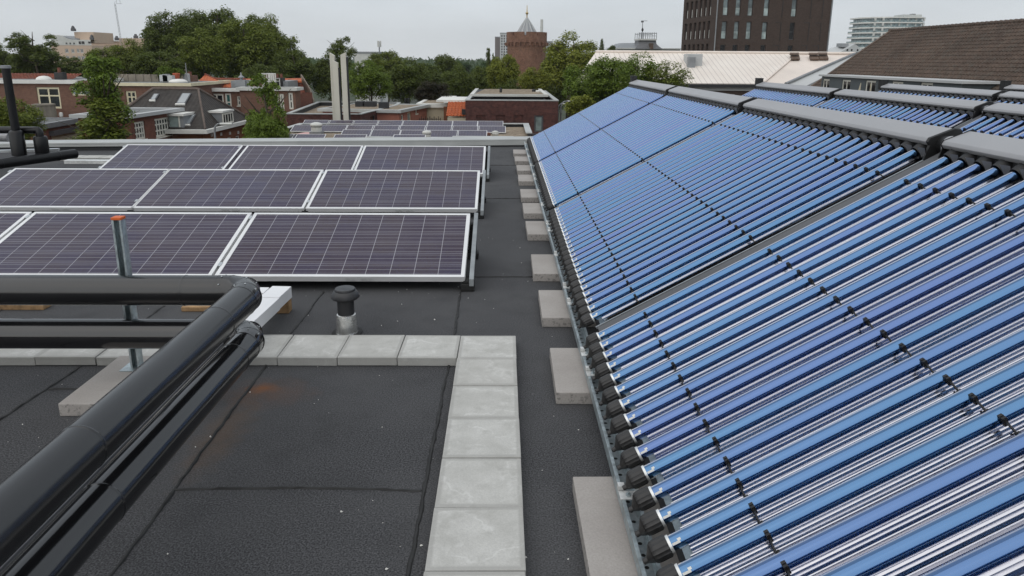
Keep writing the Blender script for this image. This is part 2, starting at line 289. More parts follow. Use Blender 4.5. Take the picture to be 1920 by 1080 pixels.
# ------------------------------------------------------------------ mesh helpers
class MB:
    def __init__(s): s.v = []; s.f = []; s.m = []
    def face(s, pts, mi=0):
        i = len(s.v); s.v += [tuple(p) for p in pts]; s.f.append(tuple(range(i, i+len(pts)))); s.m.append(mi)
    def add(s, vs, fs, mi=0):
        i = len(s.v); s.v += [tuple(p) for p in vs]; s.f += [tuple(i+k for k in f) for f in fs]; s.m += [mi]*len(fs)
    def box(s, x0, x1, y0, y1, z0, z1, mi=0):
        s.obox((x0, y0, z0), (x1-x0, 0, 0), (0, y1-y0, 0), (0, 0, z1-z0), mi)
    def obox(s, o, a, b, c, mi=0):
        o, a, b, c = map(Vector, (o, a, b, c))
        if a.cross(b).dot(c) < 0: a, b = b, a
        v = [o, o+a, o+a+b, o+b, o+c, o+a+c, o+a+b+c, o+b+c]
        s.add(v, [(0, 3, 2, 1), (4, 5, 6, 7), (0, 1, 5, 4), (1, 2, 6, 5), (2, 3, 7, 6), (3, 0, 4, 7)], mi)
    def bar(s, p, q, wd, ht, up=(0, 0, 1), mi=0):
        p, q, up = Vector(p), Vector(q), Vector(up); d = q-p; t = d.cross(up).normalized(); n = t.cross(d).normalized()
        s.obox(p-t*wd/2-n*ht/2, d, t*wd, n*ht, mi)
    def rings(s, rs, cap0=True, cap1=True, mi=0, closed=True):
        n = len(rs[0]); vs = [p for r in rs for p in r]; fs = []
        for i in range(len(rs)-1):
            for j in range(n if closed else n-1):
                k = (j+1) % n; fs.append((i*n+j, i*n+k, (i+1)*n+k, (i+1)*n+j))
        if cap0 and closed: fs.append(tuple(range(n-1, -1, -1)))
        if cap1 and closed: b = (len(rs)-1)*n; fs.append(tuple(b+j for j in range(n)))
        s.add(vs, fs, mi)
    def tube(s, pts, rad, n=12, mi=0, caps=True):
        pts = [Vector(p) for p in pts]; rad = rad if isinstance(rad, (list, tuple)) else [rad]*len(pts)
        rs = []; ref = None
        for i, p in enumerate(pts):
            d = (pts[min(i+1, len(pts)-1)]-pts[max(i-1, 0)]).normalized()
            if ref is None: ref = d.orthogonal().normalized()
            a = (ref-d*ref.dot(d)).normalized(); b = d.cross(a); ref = a
            rs.append([p+(a*math.cos(2*math.pi*k/n)+b*math.sin(2*math.pi*k/n))*rad[i] for k in range(n)])
        s.rings(rs, caps, caps, mi)
    def lathe(s, prof, c, n=24, mi=0):
        c = Vector(c); s.rings([[c+Vector((r*math.cos(2*math.pi*k/n), r*math.sin(2*math.pi*k/n), z)) for k in range(n)] for r, z in prof], mi=mi)
    def prism(s, poly, z0, z1, mi=0):
        if sum((poly[i][0]*poly[(i+1) % len(poly)][1]-poly[(i+1) % len(poly)][0]*poly[i][1]) for i in range(len(poly))) < 0: poly = poly[::-1]
        s.rings([[(x, y, z0) for x, y in poly], [(x, y, z1) for x, y in poly]], mi=mi)
    def build(s, name, mat, parent=None, smooth=False, bevel=0, loc=None):
        off = Vector(loc) if loc is not None else (parent_world(parent) if parent else Vector((0, 0, 0)))
        me = bpy.data.meshes.new(name); me.from_pydata([tuple(Vector(p)-off) for p in s.v], [], s.f)
        for x in (mat if isinstance(mat, (list, tuple)) else [mat]): me.materials.append(x)
        me.polygons.foreach_set('material_index', s.m)
        if bevel:
            bm = bmesh.new(); bm.from_mesh(me); bmesh.ops.remove_doubles(bm, verts=bm.verts, dist=1e-5)
            bmesh.ops.bevel(bm, geom=[e for e in bm.edges if len(e.link_faces) == 2 and e.calc_face_angle(0) > .5], offset=bevel, segments=2, affect='EDGES', profile=.6); bm.to_mesh(me); bm.free()
        uv = me.uv_layers.new(name='UVMap'); Z = Vector((0, 0, 1))
        for po in me.polygons:
            n = po.normal; t = Z.cross(n)
            if t.length < .05: t = Vector((1, 0, 0)); b = Vector((0, 1, 0))
            else:
                t.normalize(); b = n.cross(t)
            for li in po.loop_indices:
                c = me.vertices[me.loops[li].vertex_index].co; uv.data[li].uv = (c.dot(t), c.dot(b))
        if smooth:
            me.polygons.foreach_set('use_smooth', [True]*len(me.polygons))
            if smooth != 'all': me.set_sharp_from_angle(angle=R(40))
        o = bpy.data.objects.new(name, me); COL.objects.link(o)
        if parent: o.parent = parent
        else: o.location = off
        if parent and loc is not None: o.location = Vector(loc)-parent_world(parent)
        return o
def parent_world(o):
    v = Vector((0, 0, 0))
    while o is not None: v += o.location; o = o.parent
    return v
def tag(o, label=None, cat=None, group=None, kind=None):
    if label: o['label'] = label
    if cat: o['category'] = cat
    if group: o['group'] = group
    if kind: o['kind'] = kind
    return o
def thing(name, loc, label, cat, group=None):
    o = bpy.data.objects.new(name, None); COL.objects.link(o); o.location = loc; o.empty_display_size = .2
    return tag(o, label, cat, group)
def copy_tree(o, parent=None, kids=None):
    if kids is None:
        kids = {}
        for x in bpy.data.objects:
            if x.parent: kids.setdefault(x.parent.name, []).append(x)
    c = o.copy(); COL.objects.link(c); c.parent = parent
    for ch in kids.get(o.name, []): copy_tree(ch, c, kids)
    return c

# ------------------------------------------------------------------ setting: ground, our roof
GZ = -10.5
b = MB(); b.face([(-4000, -200, GZ), (4000, -200, GZ), (4000, 7000, GZ), (-4000, 7000, GZ)]); tag(b.build('ground', GRND), kind='structure')
# roof deck; its far edge runs slightly skew
EDGE = [(-14, 10.55), (-7.2, 11.5), (-3.9, 11.92), (.44, 12.42), (14, 14.0)]
def edge_y(x):
    for (x0, y0), (x1, y1) in zip(EDGE, EDGE[1:]):
        if x <= x1: return y0+(y1-y0)*(x-x0)/(x1-x0)
poly = [(-14, -4), (14, -4)]+[(x, y) for x, y in EDGE[::-1]]
b = MB(); b.prism(poly, GZ, 0); deck = b.build('roof_deck', BIT); tag(deck, kind='structure')
def seam(pts, wd=None):
    b = MB(); wd = wd or (.006 if abs(pts[0][0]-pts[-1][0]) > .2 else .0075); P = []
    for (x0, y0), (x1, y1) in zip(pts, pts[1:]):
        n = max(2, int(math.hypot(x1-x0, y1-y0)/.03))
        for i in range(n): P.append(Vector((x0+(x1-x0)*i/n, y0+(y1-y0)*i/n, 0)))
    P.append(Vector((*pts[-1], 0))); w1 = 0; rs = []
    for i, p in enumerate(P):
        d = (P[min(i+1, len(P)-1)]-P[max(0, i-1)]).normalized(); t = Vector((-d.y, d.x, 0)); w1 = w1*.8+rnd.uniform(-.0028, .0028); q = p+t*w1; h = rnd.uniform(.004, .009); ww = wd*rnd.uniform(.7, 1.3)
        rs.append([q-t*ww+Vector((0, 0, .0005)), q-t*ww*.4+Vector((0, 0, h)), q+t*ww*.5+Vector((0, 0, h*.9)), q+t*ww+Vector((0, 0, .0005))])
    b.rings(rs, False, False, closed=False); return b.build('roofing_seam', DARKF2, deck)
DARKF2 = plain('fresh_bitumen_bead', (.016, .016, .016), .7, 0, .4, 60)
for pts in ([(-.275, 4.45), (-.27, 3.2), (-.285, 2.2), (-.27, .9)], [(-1.18, 4.4), (-1.185, 3.1), (-1.17, 2.1), (-1.15, .9)], [(-2.1, 4.3), (-2.1, 3.2), (-2.14, 2.6), (-2.05, .9)], [(-3.05, 4.3), (-3.0, 2.5)],
            [(-1.17, 2.22), (-.7, 2.235), (-.29, 2.215)], [(-.27, 4.74), (.45, 4.745)], [(-.25, 7.6), (.45, 7.62)], [(-.2, 10.1), (.4, 10.1)], [(.62, 4.5), (.63, .6)], [(.63, 12.3), (.62, 4.5)], [(-2.1, 3.0), (-1.5, 3.02)]): seam(pts)
b = MB()
def grit(x, y, s):
    vs = [Vector((rnd.gauss(0, 1), rnd.gauss(0, 1), rnd.gauss(0, 1))).normalized() for _ in range(6)]
    base = [Vector((1, 0, 0)), Vector((-1, 0, 0)), Vector((0, 1, 0)), Vector((0, -1, 0)), Vector((0, 0, 1)), Vector((0, 0, -1))]
    b.add([Vector((x, y, s*.5))+(p+q*.3)*s for p, q in zip(base, vs)], [(0, 2, 4), (2, 1, 4), (1, 3, 4), (3, 0, 4), (2, 0, 5), (1, 2, 5), (3, 1, 5), (0, 3, 5)])
for _ in range(150): grit(rnd.uniform(-2.6, .45), rnd.uniform(1.4, 6), rnd.choice([.0012, .0016, .002, .003]))
for q in ((725, 1068), (790, 1024), (640, 960), (395, 820), (985, 1046), (938, 640), (815, 600)): p = PZ(*q, 0); grit(p.x, p.y, .005)
tag(b.build('grit', WHITEP), kind='stuff')

# parapet of our roof
t = thing('roof_parapet', (-4, 11.9, 0), 'low black upstand with pale zinc coping along the far edge of the roof', 'parapet')
b = MB(); c = MB()
for (x0, y0), (x1, y1) in zip(EDGE, EDGE[1:]):
    d = Vector((x1-x0, y1-y0, 0)); n = Vector((-d.y, d.x, 0)).normalized()
    b.obox((x0, y0, .0), d, n*.4, (0, 0, .1))
    lo = .035 if x1 < -3 else .075
    c.obox(Vector((x0, y0, .1))-n*.03, d, n*.47, (0, 0, .03)); c.obox(Vector((x0, y0, .1-lo))-n*.03, d, n*.02, (0, 0, lo-.002))
b.build('upstand', DARKF, t); c.build('coping', COPE, t, bevel=.004)

# ------------------------------------------------------------------ paving tiles on the roof (30 x 30 cm)
b = MB(); b.box(.0015, .2985, .0015, .2985, .0, .045); pav = b.build('paving_tile', PAV, bevel=.004)
ORD = ['corner', 'second', 'third', 'fourth', 'fifth', 'sixth', 'seventh', 'eighth', 'ninth', 'tenth']
spots = []
for i in range(8): spots.append((-.2285, 3.555-.3*(i+1), 0, 'pale paving tile in the strip towards the camera, %s after the bend' % ORD[i] if i else 'pale veined paving tile at the bend of the L-shaped path'))
for i in range(1, 9):
    spots.append((-.2285-.3*i, 3.258, rnd.uniform(-.008, .008), 'pale paving tile in the cross strip, %s leftwards from the bend' % ORD[i]))
for i, (x, y, a, lab) in enumerate(spots):
    o = pav if i == 0 else pav.copy()
    if i: COL.objects.link(o)
    o.location = (x+.15+rnd.uniform(-.0015, .0015), y+.15, rnd.uniform(0, .003)); o.rotation_euler = (rnd.uniform(-.004, .004), rnd.uniform(-.004, .004), a+rnd.uniform(-.004, .004)); tag(o, lab, 'paving tile', 'pale paving tiles of the L-shaped path')
for mv in pav.data.vertices: mv.co.x -= .15; mv.co.y -= .15
# (rotating every other tile's own pattern)
for i, o in enumerate([x for x in COL.objects if x.name.startswith('paving_tile')]):
    if i % 3 == 1: o.rotation_euler.z += math.pi/2
    if i % 3 == 2: o.rotation_euler.z += math.pi

# grey slabs that weigh down the collector frame
b = MB(); b.box(0, .5, -.5, 0, 0, .058); sl0 = b.build('concrete_slab', SLAB, bevel=.005)
backs = [(2.215, .252), (3.361, .244), (4.29, .23), (5.141, .214), (6.265, .206), (7.1, .2), (7.9, .195), (8.93, .19), (9.77, .184), (10.66, .17), (11.5, .163), (1.15, .26)]
for i, (y, x) in enumerate(backs):
    o = sl0 if i == 0 else sl0.copy()
    if i: COL.objects.link(o)
    o.location = (x, y, 0); o.rotation_euler = (0, 0, rnd.uniform(-.012, .012))
    tag(o, ('grey concrete slab under the collector rail, %s from the camera end' % (['nearest', 'second', 'third', 'fourth', 'fifth', 'sixth', 'seventh', 'eighth', 'ninth', 'tenth', 'eleventh'][i])) if i < 11 else 'grey concrete slab under the collector rail, cut off by the bottom of the photo', 'concrete slab', 'grey slabs along the collector rail')
b = MB(); p0 = PZ(108, 757, .06); b.box(p0.x, p0.x+.5, p0.y, p0.y+.5, 0, .06); tag(b.build('concrete_slab', SLAB, bevel=.006, loc=(p0.x+.25, p0.y+.25, 0)), 'grey concrete slab carrying the galvanised post beside the black pipes', 'concrete slab')

# ------------------------------------------------------------------ black insulated pipes
def pipe_run(name, mat, z, X, r, label, rings_y, rings_x, xl=-4.2):
    t = thing(name, (X, 3.0, 0), label, 'pipe', 'black insulated pipes')
    k = .15
    b = MB(); b.tube([(xl, 3.0, z), (X-k, 3.0, z)], r, 40); b.build('pipe_length', mat, t, True)
    b = MB(); b.tube([(X, 3.0-k, z), (X, -1.5, z)], r, 40); b.build('pipe_length', mat, t, True)
    # lobster-back elbow: three mitred segments, a rolled bead at each joint
    b = MB(); P = [(X-k, 3.0, z), (X-k*.62, 3.0, z), (X-k*.17, 3.0-k*.17, z), (X, 3.0-k*.62, z), (X, 3.0-k, z)]
    b.tube(P, r*1.012, 40, caps=True); e = b.build('elbow', mat, t, True)
    for i, pp in enumerate(P):
        d = (Vector(P[min(i+1, 4)])-Vector(P[max(i-1, 0)])).normalized()*.004
        b = MB(); b.tube([Vector(pp)-d, Vector(pp)-d*.4, Vector(pp)+d*.4, Vector(pp)+d], [r*1.012, r*1.022, r*1.022, r*1.012], 40); b.build('joint_bead', mat, e, True)
    for y in rings_y: b = MB(); b.tube([(X, y-.006, z), (X, y-.002, z), (X, y+.002, z), (X, y+.006, z)], [r, r*1.025, r*1.025, r], 40); b.build('joint_bead', mat, t, True)
    for x in rings_x: b = MB(); b.tube([(x-.006, 3, z), (x-.002, 3, z), (x+.002, 3, z), (x+.006, 3, z)], [r, r*1.025, r*1.025, r], 40); b.build('joint_bead', mat, t, True)
    b = MB()
    for i in range(1, 4):
        for a in (60, 100, 140):
            p = Vector(P[i])+Vector((0, 0, r*1.04*math.sin(R(a))))+Vector((-.035 if i == 1 else 0, 0, 0)); o = Vector((0, math.cos(R(a))*r*1.03, 0)) if i == 1 else Vector((math.cos(R(180-a))*r*1.03, .0, 0)); b.lathe([(.004, -.001), (.0035, .002), (.0015, .003)], p+o+Vector((0, -.02*(i == 3), 0)), 8)
    b.build('rivets', ALU, e, True)
    return t
pipe_run('insulated_pipe', PIPE, .486, -1.122, .068, 'upper black insulated pipe bending from the left towards the camera', [1.686, 2.597], [-1.42, -3.4])
pipe_run('insulated_pipe', PIPEG, .278, -1.126, .068, 'lower glossy black insulated pipe running below the other one', [1.74, 2.72], [-3.1])
# rail between the two pipes
b = MB(); b.box(-1.172, -1.156, -1, 2.72, .345, .353); b.box(-1.172, -1.169, -1, 2.72, .353, .362); tag(b.build('support_rail', FIN, loc=(-1.25, 1, .335)), 'thin dark metal rail running between the upper and lower black pipes', 'rail')
# post in strut channel with orange cap, standing on a foot plate
bx, by = -1.745, 3.115
t = thing('strut_post', (bx, by, .06), 'galvanised channel post with an orange cap standing behind the black pipes', 'post')
b = MB()
for x0, x1, y0, y1 in ((-.021, -.0185, -.02, .02), (.0185, .021, -.02, .02), (-.0185, .0185, .0175, .02), (-.0185, -.012, -.02, -.0175), (.012, .0185, -.02, -.0175)): b.box(bx+x0, bx+x1, by+y0, by+y1, .064, .785)
b.build('channel', GALV, t)
b = MB(); b.box(bx-.023, bx+.023, by-.022, by+.022, .785, .798); b.build('cap', ORANGE, t, bevel=.003)
b = MB(); b.box(bx-.06, bx+.06, by-.05, by+.05, .06, .064); b.build('foot_plate', GALV, t)
for z in (.42, .205):
    b = MB(); b.box(bx-.019, bx+.019, by-.06, by-.0205, z-.02, z); b.build('bracket', GALV, t)
# white cable duct
t = thing('cable_duct', (-1.31, 3.6, 0), 'white rectangular cable duct between the pipe elbow and the solar panels', 'cable duct')
b = MB(); b.obox((-1.405, 3.22, .11), (.028, .56, 0), (.112, -.006, 0), (0, 0, .07)); b.build('duct', DUCTW, t, bevel=.003)
b = MB(); b.obox((-1.381, 3.784, .112), (.010, .20, 0), (.114, -.006, 0), (0, 0, .07)); b.build('end_piece', DUCTW, t, bevel=.003)
b = MB(); b.box(-1.56, -1.385, 3.87, 3.97, .12, .178); b.build('side_branch', DUCTW, t, bevel=.003)
for x, y, dx, dy, dz, lab in ((-1.375, 4.0, .085, .07, .108, 'short timber block propping the far end of the white cable duct'), (-1.95, 4.03, .3, .09, .03, 'flat timber offcut lying under the upper pipe near its elbow'), (-3.08, 4.05, .29, .09, .035, 'chipped timber offcut lying under the upper pipe at the left edge')):
    b = MB(); b.box(x, x+dx, y, y+dy, 0, dz); tag(b.build('timber_block', WOOD, bevel=.006, loc=(x+dx/2, y+dy/2, 0)), lab, 'timber block', 'timber blocks under the pipes')
# roof vent
v = PZ(651, 624, 0)
t = thing('roof_vent', v, 'black capped roof vent pipe on a grey sleeve behind the paving strip', 'roof vent')
b = MB(); b.lathe([(.066, 0), (.063, .006), (.058, .02), (.056, .09), (.052, .112), (.047, .115)], v, 32); b.build('sleeve', CLEARG, t, True)
b = MB(); b.lathe([(.046, .113), (.046, .215), (.04, .218)], v, 32); b.build('pipe', VENTB, t, True)
b = MB(); b.lathe([(.04, .2), (.072, .207), (.078, .214), (.078, .220), (.072, .236), (.062, .250), (.058, .252), (.058, .258), (.054, .264), (.0, .266)], v, 36); b.build('cap', VENTB, t, True)
b = MB(); b.lathe([(.085, .001), (.083, .006), (.066, .007)], v, 32); b.build('collar', RUBBER, t, True)

# ------------------------------------------------------------------ photovoltaic panels
PW, PLN, PT = 1.65, .87, R(16.5)
CT, ST = math.cos(PT), math.sin(PT)
def pl(x, s, h): return Vector((x, s*CT-h*ST, s*ST+h*CT))
def sbox(b, x0, x1, s0, s1, h0, h1, mi=0): b.obox(pl(x0, s0, h0), pl(x1, s0, h0)-pl(x0, s0, h0), pl(x0, s1, h0)-pl(x0, s0, h0), pl(x0, s0, h1)-pl(x0, s0, h0), mi)
pv = thing('solar_panel', (0, 0, 0), '', 'solar panel')
b = MB(); fw = .026
sbox(b, 0, PW, 0, fw, -.04, 0); sbox(b, 0, PW, PLN-fw, PLN, -.04, 0); sbox(b, 0, fw, fw, PLN-fw, -.04, 0); sbox(b, PW-fw, PW, fw, PLN-fw, -.04, 0)
b.build('frame', WHITEF, pv, bevel=.0015)
b = MB(); sbox(b, fw, PW-fw, fw, PLN-fw, -.012, -.003); b.build('cells', CELL, pv)
for x in (.86, .96): b = MB(); b.obox(pl(x, -.0015, -.034), pl(x+.075, -.0015, -.034)-pl(x, -.0015, -.034), (0, .001, 0), pl(x, -.0015, -.012)-pl(x, -.0015, -.034)); b.build('sticker', GALVW, pv)
for x, s in ((-.01, .12), (-.01, PLN-.1)): b = MB(); sbox(b, x-.012, x+.012, s, s+.045, -.02, .004); b.build('clamp', ALU, pv, bevel=.002)
rows = [(4.43, .1, [-1.903, -3.575, -5.247], 'nearest'), (6.61, .095, [-1.898, -3.57, -5.19], 'middle'), (8.72, .1, [-1.888, -3.555, -5.1], 'rear')]
POS = ['right end by the walkway', 'middle one', 'left end']
firstpv = True
for ri, (y, z, xs, rn) in enumerate(rows):
    for xi, x in enumerate(xs):
        o = pv if firstpv else copy_tree(pv); firstpv = False
        o.location = (x, y, z+.0)
        lab = {0: 'dark purple solar panel of the %s row on this roof, %s', 1: 'dark purple solar panel of the %s row on this roof, %s', 2: 'dark purple solar panel of the %s row on this roof, %s'}[ri] % (rn, POS[xi])
        tag(o, lab, 'solar panel', 'solar panels on the roof')
        if ri and xi == 0: pass
    # mounting of the row
    t = thing('panel_mount', (xs[0]+PW, y, 0), 'aluminium rails and rubber feet carrying the %s row of solar panels' % rn, 'panel mount', 'mounts under the solar panels')
    x1 = xs[0]+PW
    for xr in [x1+.046]+[x-.012 for x in xs]:
        b = MB(); o = Vector((0, y, z)); wd = .03 if xr > x1 else .05; hh = -.004 if xr > x1 else -.044
        A = [pl(xr-wd/2, -.02, hh)+o, pl(xr+wd/2, -.02, hh)+o]; s1 = pl(xr, PLN+.02, hh)+o; B = [Vector((xr-wd/2, s1.y, s1.z)), Vector((xr+wd/2, s1.y, s1.z))]
        b.obox(A[0]-Vector((0, 0, .05)), A[1]-A[0], B[0]-A[0], (0, 0, .05)); b.build('rail', FIN2 if xr > x1 else GALVW, t, bevel=.002)
    for xr in [x1+.02]+[x-.012 for x in xs]:
        for s in (.0, .8):
            p = pl(xr, s, -.1); zz = max(.03, z+p.z)
            b = MB(); b.box(xr-.045, xr+.045, y+p.y-.04, y+p.y+.07, 0.002, .05); b.box(xr-.03, xr+.03, y+p.y-.025, y+p.y+.05, .05, max(.07, z+p.z+.045)); f = b.build('foot', RUBBER, t, bevel=.006)
    b = MB(); b.add([Vector((xs[-1]+.05, y+PLN*CT+.02, .05)), Vector((x1, y+PLN*CT+.02, .05)), pl(x1, PLN, -.045)+Vector((0, y+.01, z)), pl(xs[-1]+.05, PLN, -.045)+Vector((0, y+.01, z))], [(0, 1, 2, 3)]); b.build('wind_plate', ALU, t)

# ------------------------------------------------------------------ vacuum tube collectors
PIT = .115
B0 = Vector((-.03, -.124, .19)); T0 = Vector((1.635, 0, 1.055))
AX = (T0-B0).normalized(); SX = (Vector((0, 1, 0))-AX*AX.y).normalized(); HX = AX.cross(SX)
if HX.z < 0: HX = -HX
TL = (T0-B0).length; TR = .0230
def tp(a, s=0, h=0): return B0+AX*a+SX*s+HX*h
def ring(a, r, n=20, s0=0, h0=0): return [tp(a, s0+r*math.cos(2*math.pi*k/n), h0+r*math.sin(2*math.pi*k/n)) for k in range(n)]
def sweep(b, sec, a0, a1, closed=True, mi=0): b.rings([[tp(a0, s, h) for s, h in sec], [tp(a1, s, h) for s, h in sec]], closed, closed, mi, closed)
def build_meshes():
    out = {}
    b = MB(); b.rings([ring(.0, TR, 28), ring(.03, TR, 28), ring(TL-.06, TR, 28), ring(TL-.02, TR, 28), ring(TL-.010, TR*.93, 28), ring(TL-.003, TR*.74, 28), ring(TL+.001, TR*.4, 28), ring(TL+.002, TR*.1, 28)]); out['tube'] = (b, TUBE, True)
    b = MB(); rib = lambda r, a: [tp(a, (r-(.0025 if k % 2 else 0))*math.cos(2*math.pi*k/32), (r-(.0025 if k % 2 else 0))*math.sin(2*math.pi*k/32)) for k in range(32)]
    b.rings([rib(.028, -.004), rib(.0315, -.009), rib(.0315, -.043), rib(.029, -.054), rib(.024, -.058)]); b.rings([ring(-.058, .026, 16), ring(-.068, .016, 16, 0, -.008), ring(-.076, .009, 16, 0, -.012), ring(-.088, .0085, 16, 0, -.013), ring(-.090, .006, 16, 0, -.013)])
    out['end_cap'] = (b, KNOB, True)
    b = MB(); b.rings([ring(-.004, TR+.003, 24), ring(.004, TR+.003, 24), ring(.004, TR+.0004, 24)], False, False); out['end_ring'] = (b, GALVW, True)
    b = MB(); w = .004
    def rb(a0, a1, ang, r): # small raised mark on the glass
        q = [tp(a, r*math.cos(R(x)), r*math.sin(R(x))) for a, x in ((a0, ang-8), (a1, ang-8), (a1, ang+8), (a0, ang+8))]; b.face(q)
    rb(.006, .03, 150, TR+.0008); rb(.024, .034, 135, TR+.0008); out['paint_mark'] = (b, WHITEP, False)
    for nm, x in (('low', .69-.5), ('mid', 1.28-.5), ('high', 1.92-.5)):
        a = (x-B0.x)/AX.x; b = MB()
        b.obox(tp(a-.006, -.024, .004), AX*.012, SX*.009, HX*.014); b.obox(tp(a-.006, -.034, -.008), AX*.012, SX*.010, HX*.024)
        P = [tp(a, -.034, .004), tp(a-.004, -.052, .004), tp(a-.006, -.064, .001), tp(a-.006, -.072, -.006)]
        b.tube(P, .0032, 8); b.obox(tp(a-.008, -.073, -.016), AX*.012, SX*.007, HX*.010); out['clip_'+nm] = (b, BLACK, False)
    return out
TM = {}
NT = 24
sec = [(-.0573, -.012), (-.0555, -.014), (-.053, -.021), (-.045, -.031), (-.036, -.038), (-.026, -.042), (-.016, -.042), (-.007, -.037), (0, -.031), (.007, -.037), (.016, -.042), (.026, -.042), (.036, -.038), (.045, -.031), (.053, -.021), (.0555, -.014), (.0573, -.012)]
def header_sec(): return [(TL+.025, .032), (TL+.022, .054), (TL+.04, .066), (TL+.172, .050), (TL+.20, .03), (TL+.20, -.07)]
def make_collector(full, label):
    root = thing('tube_collector', (0, 0, 0), label, 'solar collector', 'vacuum tube collectors')
    off = lambda n: Vector((0, -n*PIT, 0))
    # reflector sheet: one trough per tube
    b = MB(); S0 = [(s, h) for s, h in sec]
    for n in range(1, NT+1):
        o = off(n); vs = [[tp(a, s, h)+o for s, h in S0] for a in (.045, TL-.015)]
        b.rings(vs, False, False, closed=False)
    b.build('reflector', MIRROR, root)
    b = MB(); o1, o2 = off(.42), off(NT+.58)
    b.add([tp(.0, 0, -.062)+o1, tp(TL, 0, -.062)+o1, tp(TL, 0, -.062)+o2, tp(0, 0, -.062)+o2, tp(.0, 0, -.09)+o1, tp(TL, 0, -.09)+o1, tp(TL, 0, -.09)+o2, tp(0, 0, -.09)+o2], [(0, 1, 2, 3), (7, 6, 5, 4), (0, 4, 5, 1), (1, 5, 6, 2), (2, 6, 7, 3), (3, 7, 4, 0)])
    b.build('back_sheet', BLACK, root)
    # dark filler strip and bright edge rail beside the first tube
    b = MB(); b.obox(tp(.01, 0, -.006)+off(.52), AX*(TL+.02), off(-.62), HX*.004); b.build('filler_strip', DGREY, root)
    b = MB(); b.obox(tp(.0, 0, -.016)+off(-.24), AX*(TL-.05), off(-.06), HX*.012); b.build('edge_rail', ALU, root)
    # header box
    c0, c1 = off(.38), off(NT+.62)
    b = MB(); prof = header_sec()
    b.rings([[tp(a, 0, h)+c0 for a, h in prof], [tp(a, 0, h)+c1 for a, h in prof]], False, False); b.build('header_cover', HEADER, root, True, bevel=.003)
    for c in (c0, c1):
        b = MB(); d = off(-.10) if c is c0 else off(.10)
        prof2 = prof+[(TL-.03, -.085), (TL-.03, -.02)]; b.rings([[tp(a+(.004 if 2 < i < 6 else -.004), 0, h+(.004 if h > 0 else -.004))+c for i, (a, h) in enumerate(prof2)], [tp(a, 0, h)+c+d for a, h in prof2]]); b.build('end_cover', BLACK, root)
    b = MB()
    b.tube([tp(TL+.095, 0, .0)+off(NT+.6), tp(TL+.095, 0, .0)+off(NT+1.75)], .046, 24); b.build('link_pipe', BLACK, root, True)
    b = MB(); b.tube([tp(TL+.095, 0, .0)+off(NT+1.15), tp(TL+.095, 0, .0)+off(NT+1.7)], .05, 24); b.build('link_sleeve', HEADER, root, True)
    # plate under the cover with a dark socket for every tube
    b = MB(); b.add([tp(TL-.012, 0, -.05)+c0, tp(TL-.012, 0, -.05)+c1, tp(TL+.05, 0, .03)+c1, tp(TL+.05, 0, .03)+c0], [(0, 1, 2, 3)]); b.build('socket_plate', BLACK, root)
    # tubes with their fittings; every tube shares the same meshes
    for n in range(1, NT+1):
        tb = None
        for nm in ('tube', 'socket', 'fin', 'clip_high', 'clip_mid', 'end_cap', 'end_ring', 'paint_mark', 'clip_low'):
            if not full and nm in ('end_cap', 'end_ring', 'paint_mark', 'clip_low', 'clip_mid'): continue
            if nm == 'clip_high' and n == NT and False: continue
            me = TM[nm]; o = bpy.data.objects.new({'clip_high': 'clip', 'clip_low': 'clip', 'clip_mid': 'clip'}.get(nm, nm), me); COL.objects.link(o)
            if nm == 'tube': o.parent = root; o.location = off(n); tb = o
            else: o.parent = tb
    # bottom cross profile and legs
    b = MB(); b.obox(tp(.02, 0, -.075)+off(-.3), off(NT+1.4), AX*.05, HX*.02); b.build('bottom_profile', GALV, root)
    for n in (3.5, NT-2.5):
        b = MB(); p = tp(TL-.1, 0, -.09)+off(n); q = Vector((p.x+.25, p.y, .06)); b.bar(p, q, .04, .04, (0, 1, 0)); b.bar(tp(.05, 0, -.09)+off(n), Vector((q.x, q.y, .08)), .04, .03, (0, 1, 0)); b.bar(tp(.03, 0, -.095)+off(n), tp(TL-.05, 0, -.095)+off(n), .04, .03); b.build('support_frame', GALV, root)
    return root
for nm, (mb, mat, sm) in build_meshes().items():
    o = mb.build(nm, mat, None, sm); TM[nm] = o.data; bpy.data.objects.remove(o)
# socket ring: open collar round the tube end
b = MB(); b.rings([ring(TL-.012, TR+.0015), ring(TL-.016, TR+.008), ring(TL+.03, TR+.016), ring(TL+.05, TR+.016)], False, False); o = b.build('socket', BLACK, None, True); TM['socket'] = o.data; bpy.data.objects.remove(o)
b = MB(); b.add([tp(TL-.016, -.016-PIT/2, -.03), tp(TL-.016, .016-PIT/2, -.03), tp(TL-.012, .03-PIT/2, .036), tp(TL-.012, -.03-PIT/2, .036)], [(0, 1, 2, 3)]); o = b.build('fin', FIN); TM['fin'] = o.data; bpy.data.objects.remove(o)
RW = ['front', 'second', 'third', 'fourth']
BASEY = 6.329
lay = [(0, 0, 0, 'blue vacuum tube collector at the far end of the front row'), (0, 1, 0, 'blue vacuum tube collector second from the far end of the front row'), (0, 2, 0, 'blue vacuum tube collector in the front row, next to the nearest one'), (0, 3, 0, 'nearest blue vacuum tube collector, cut off by the right edge of the photo'),
       (1, 0, 0, 'blue vacuum tube collector at the far end of the second row, behind the front headers'), (1, 1, 0, 'middle blue vacuum tube collector of the second row behind the front headers'), (1, 2, 0, 'blue vacuum tube collector of the second row at the right edge of the photo'),
       (2, 0, -.1, 'blue vacuum tube collector at the far end of the third row, below the grey dormer'), (2, 1, -.1, 'blue vacuum tube collector of the third row cut by the right edge'), (3, 0, -.1, 'blue vacuum tube collector of the last row, barely in view at the right edge')]
DX = [0, 2.161, 4.253, 6.36]; DZ = [0, -.022, -.032, -.035]
pf = ph = None
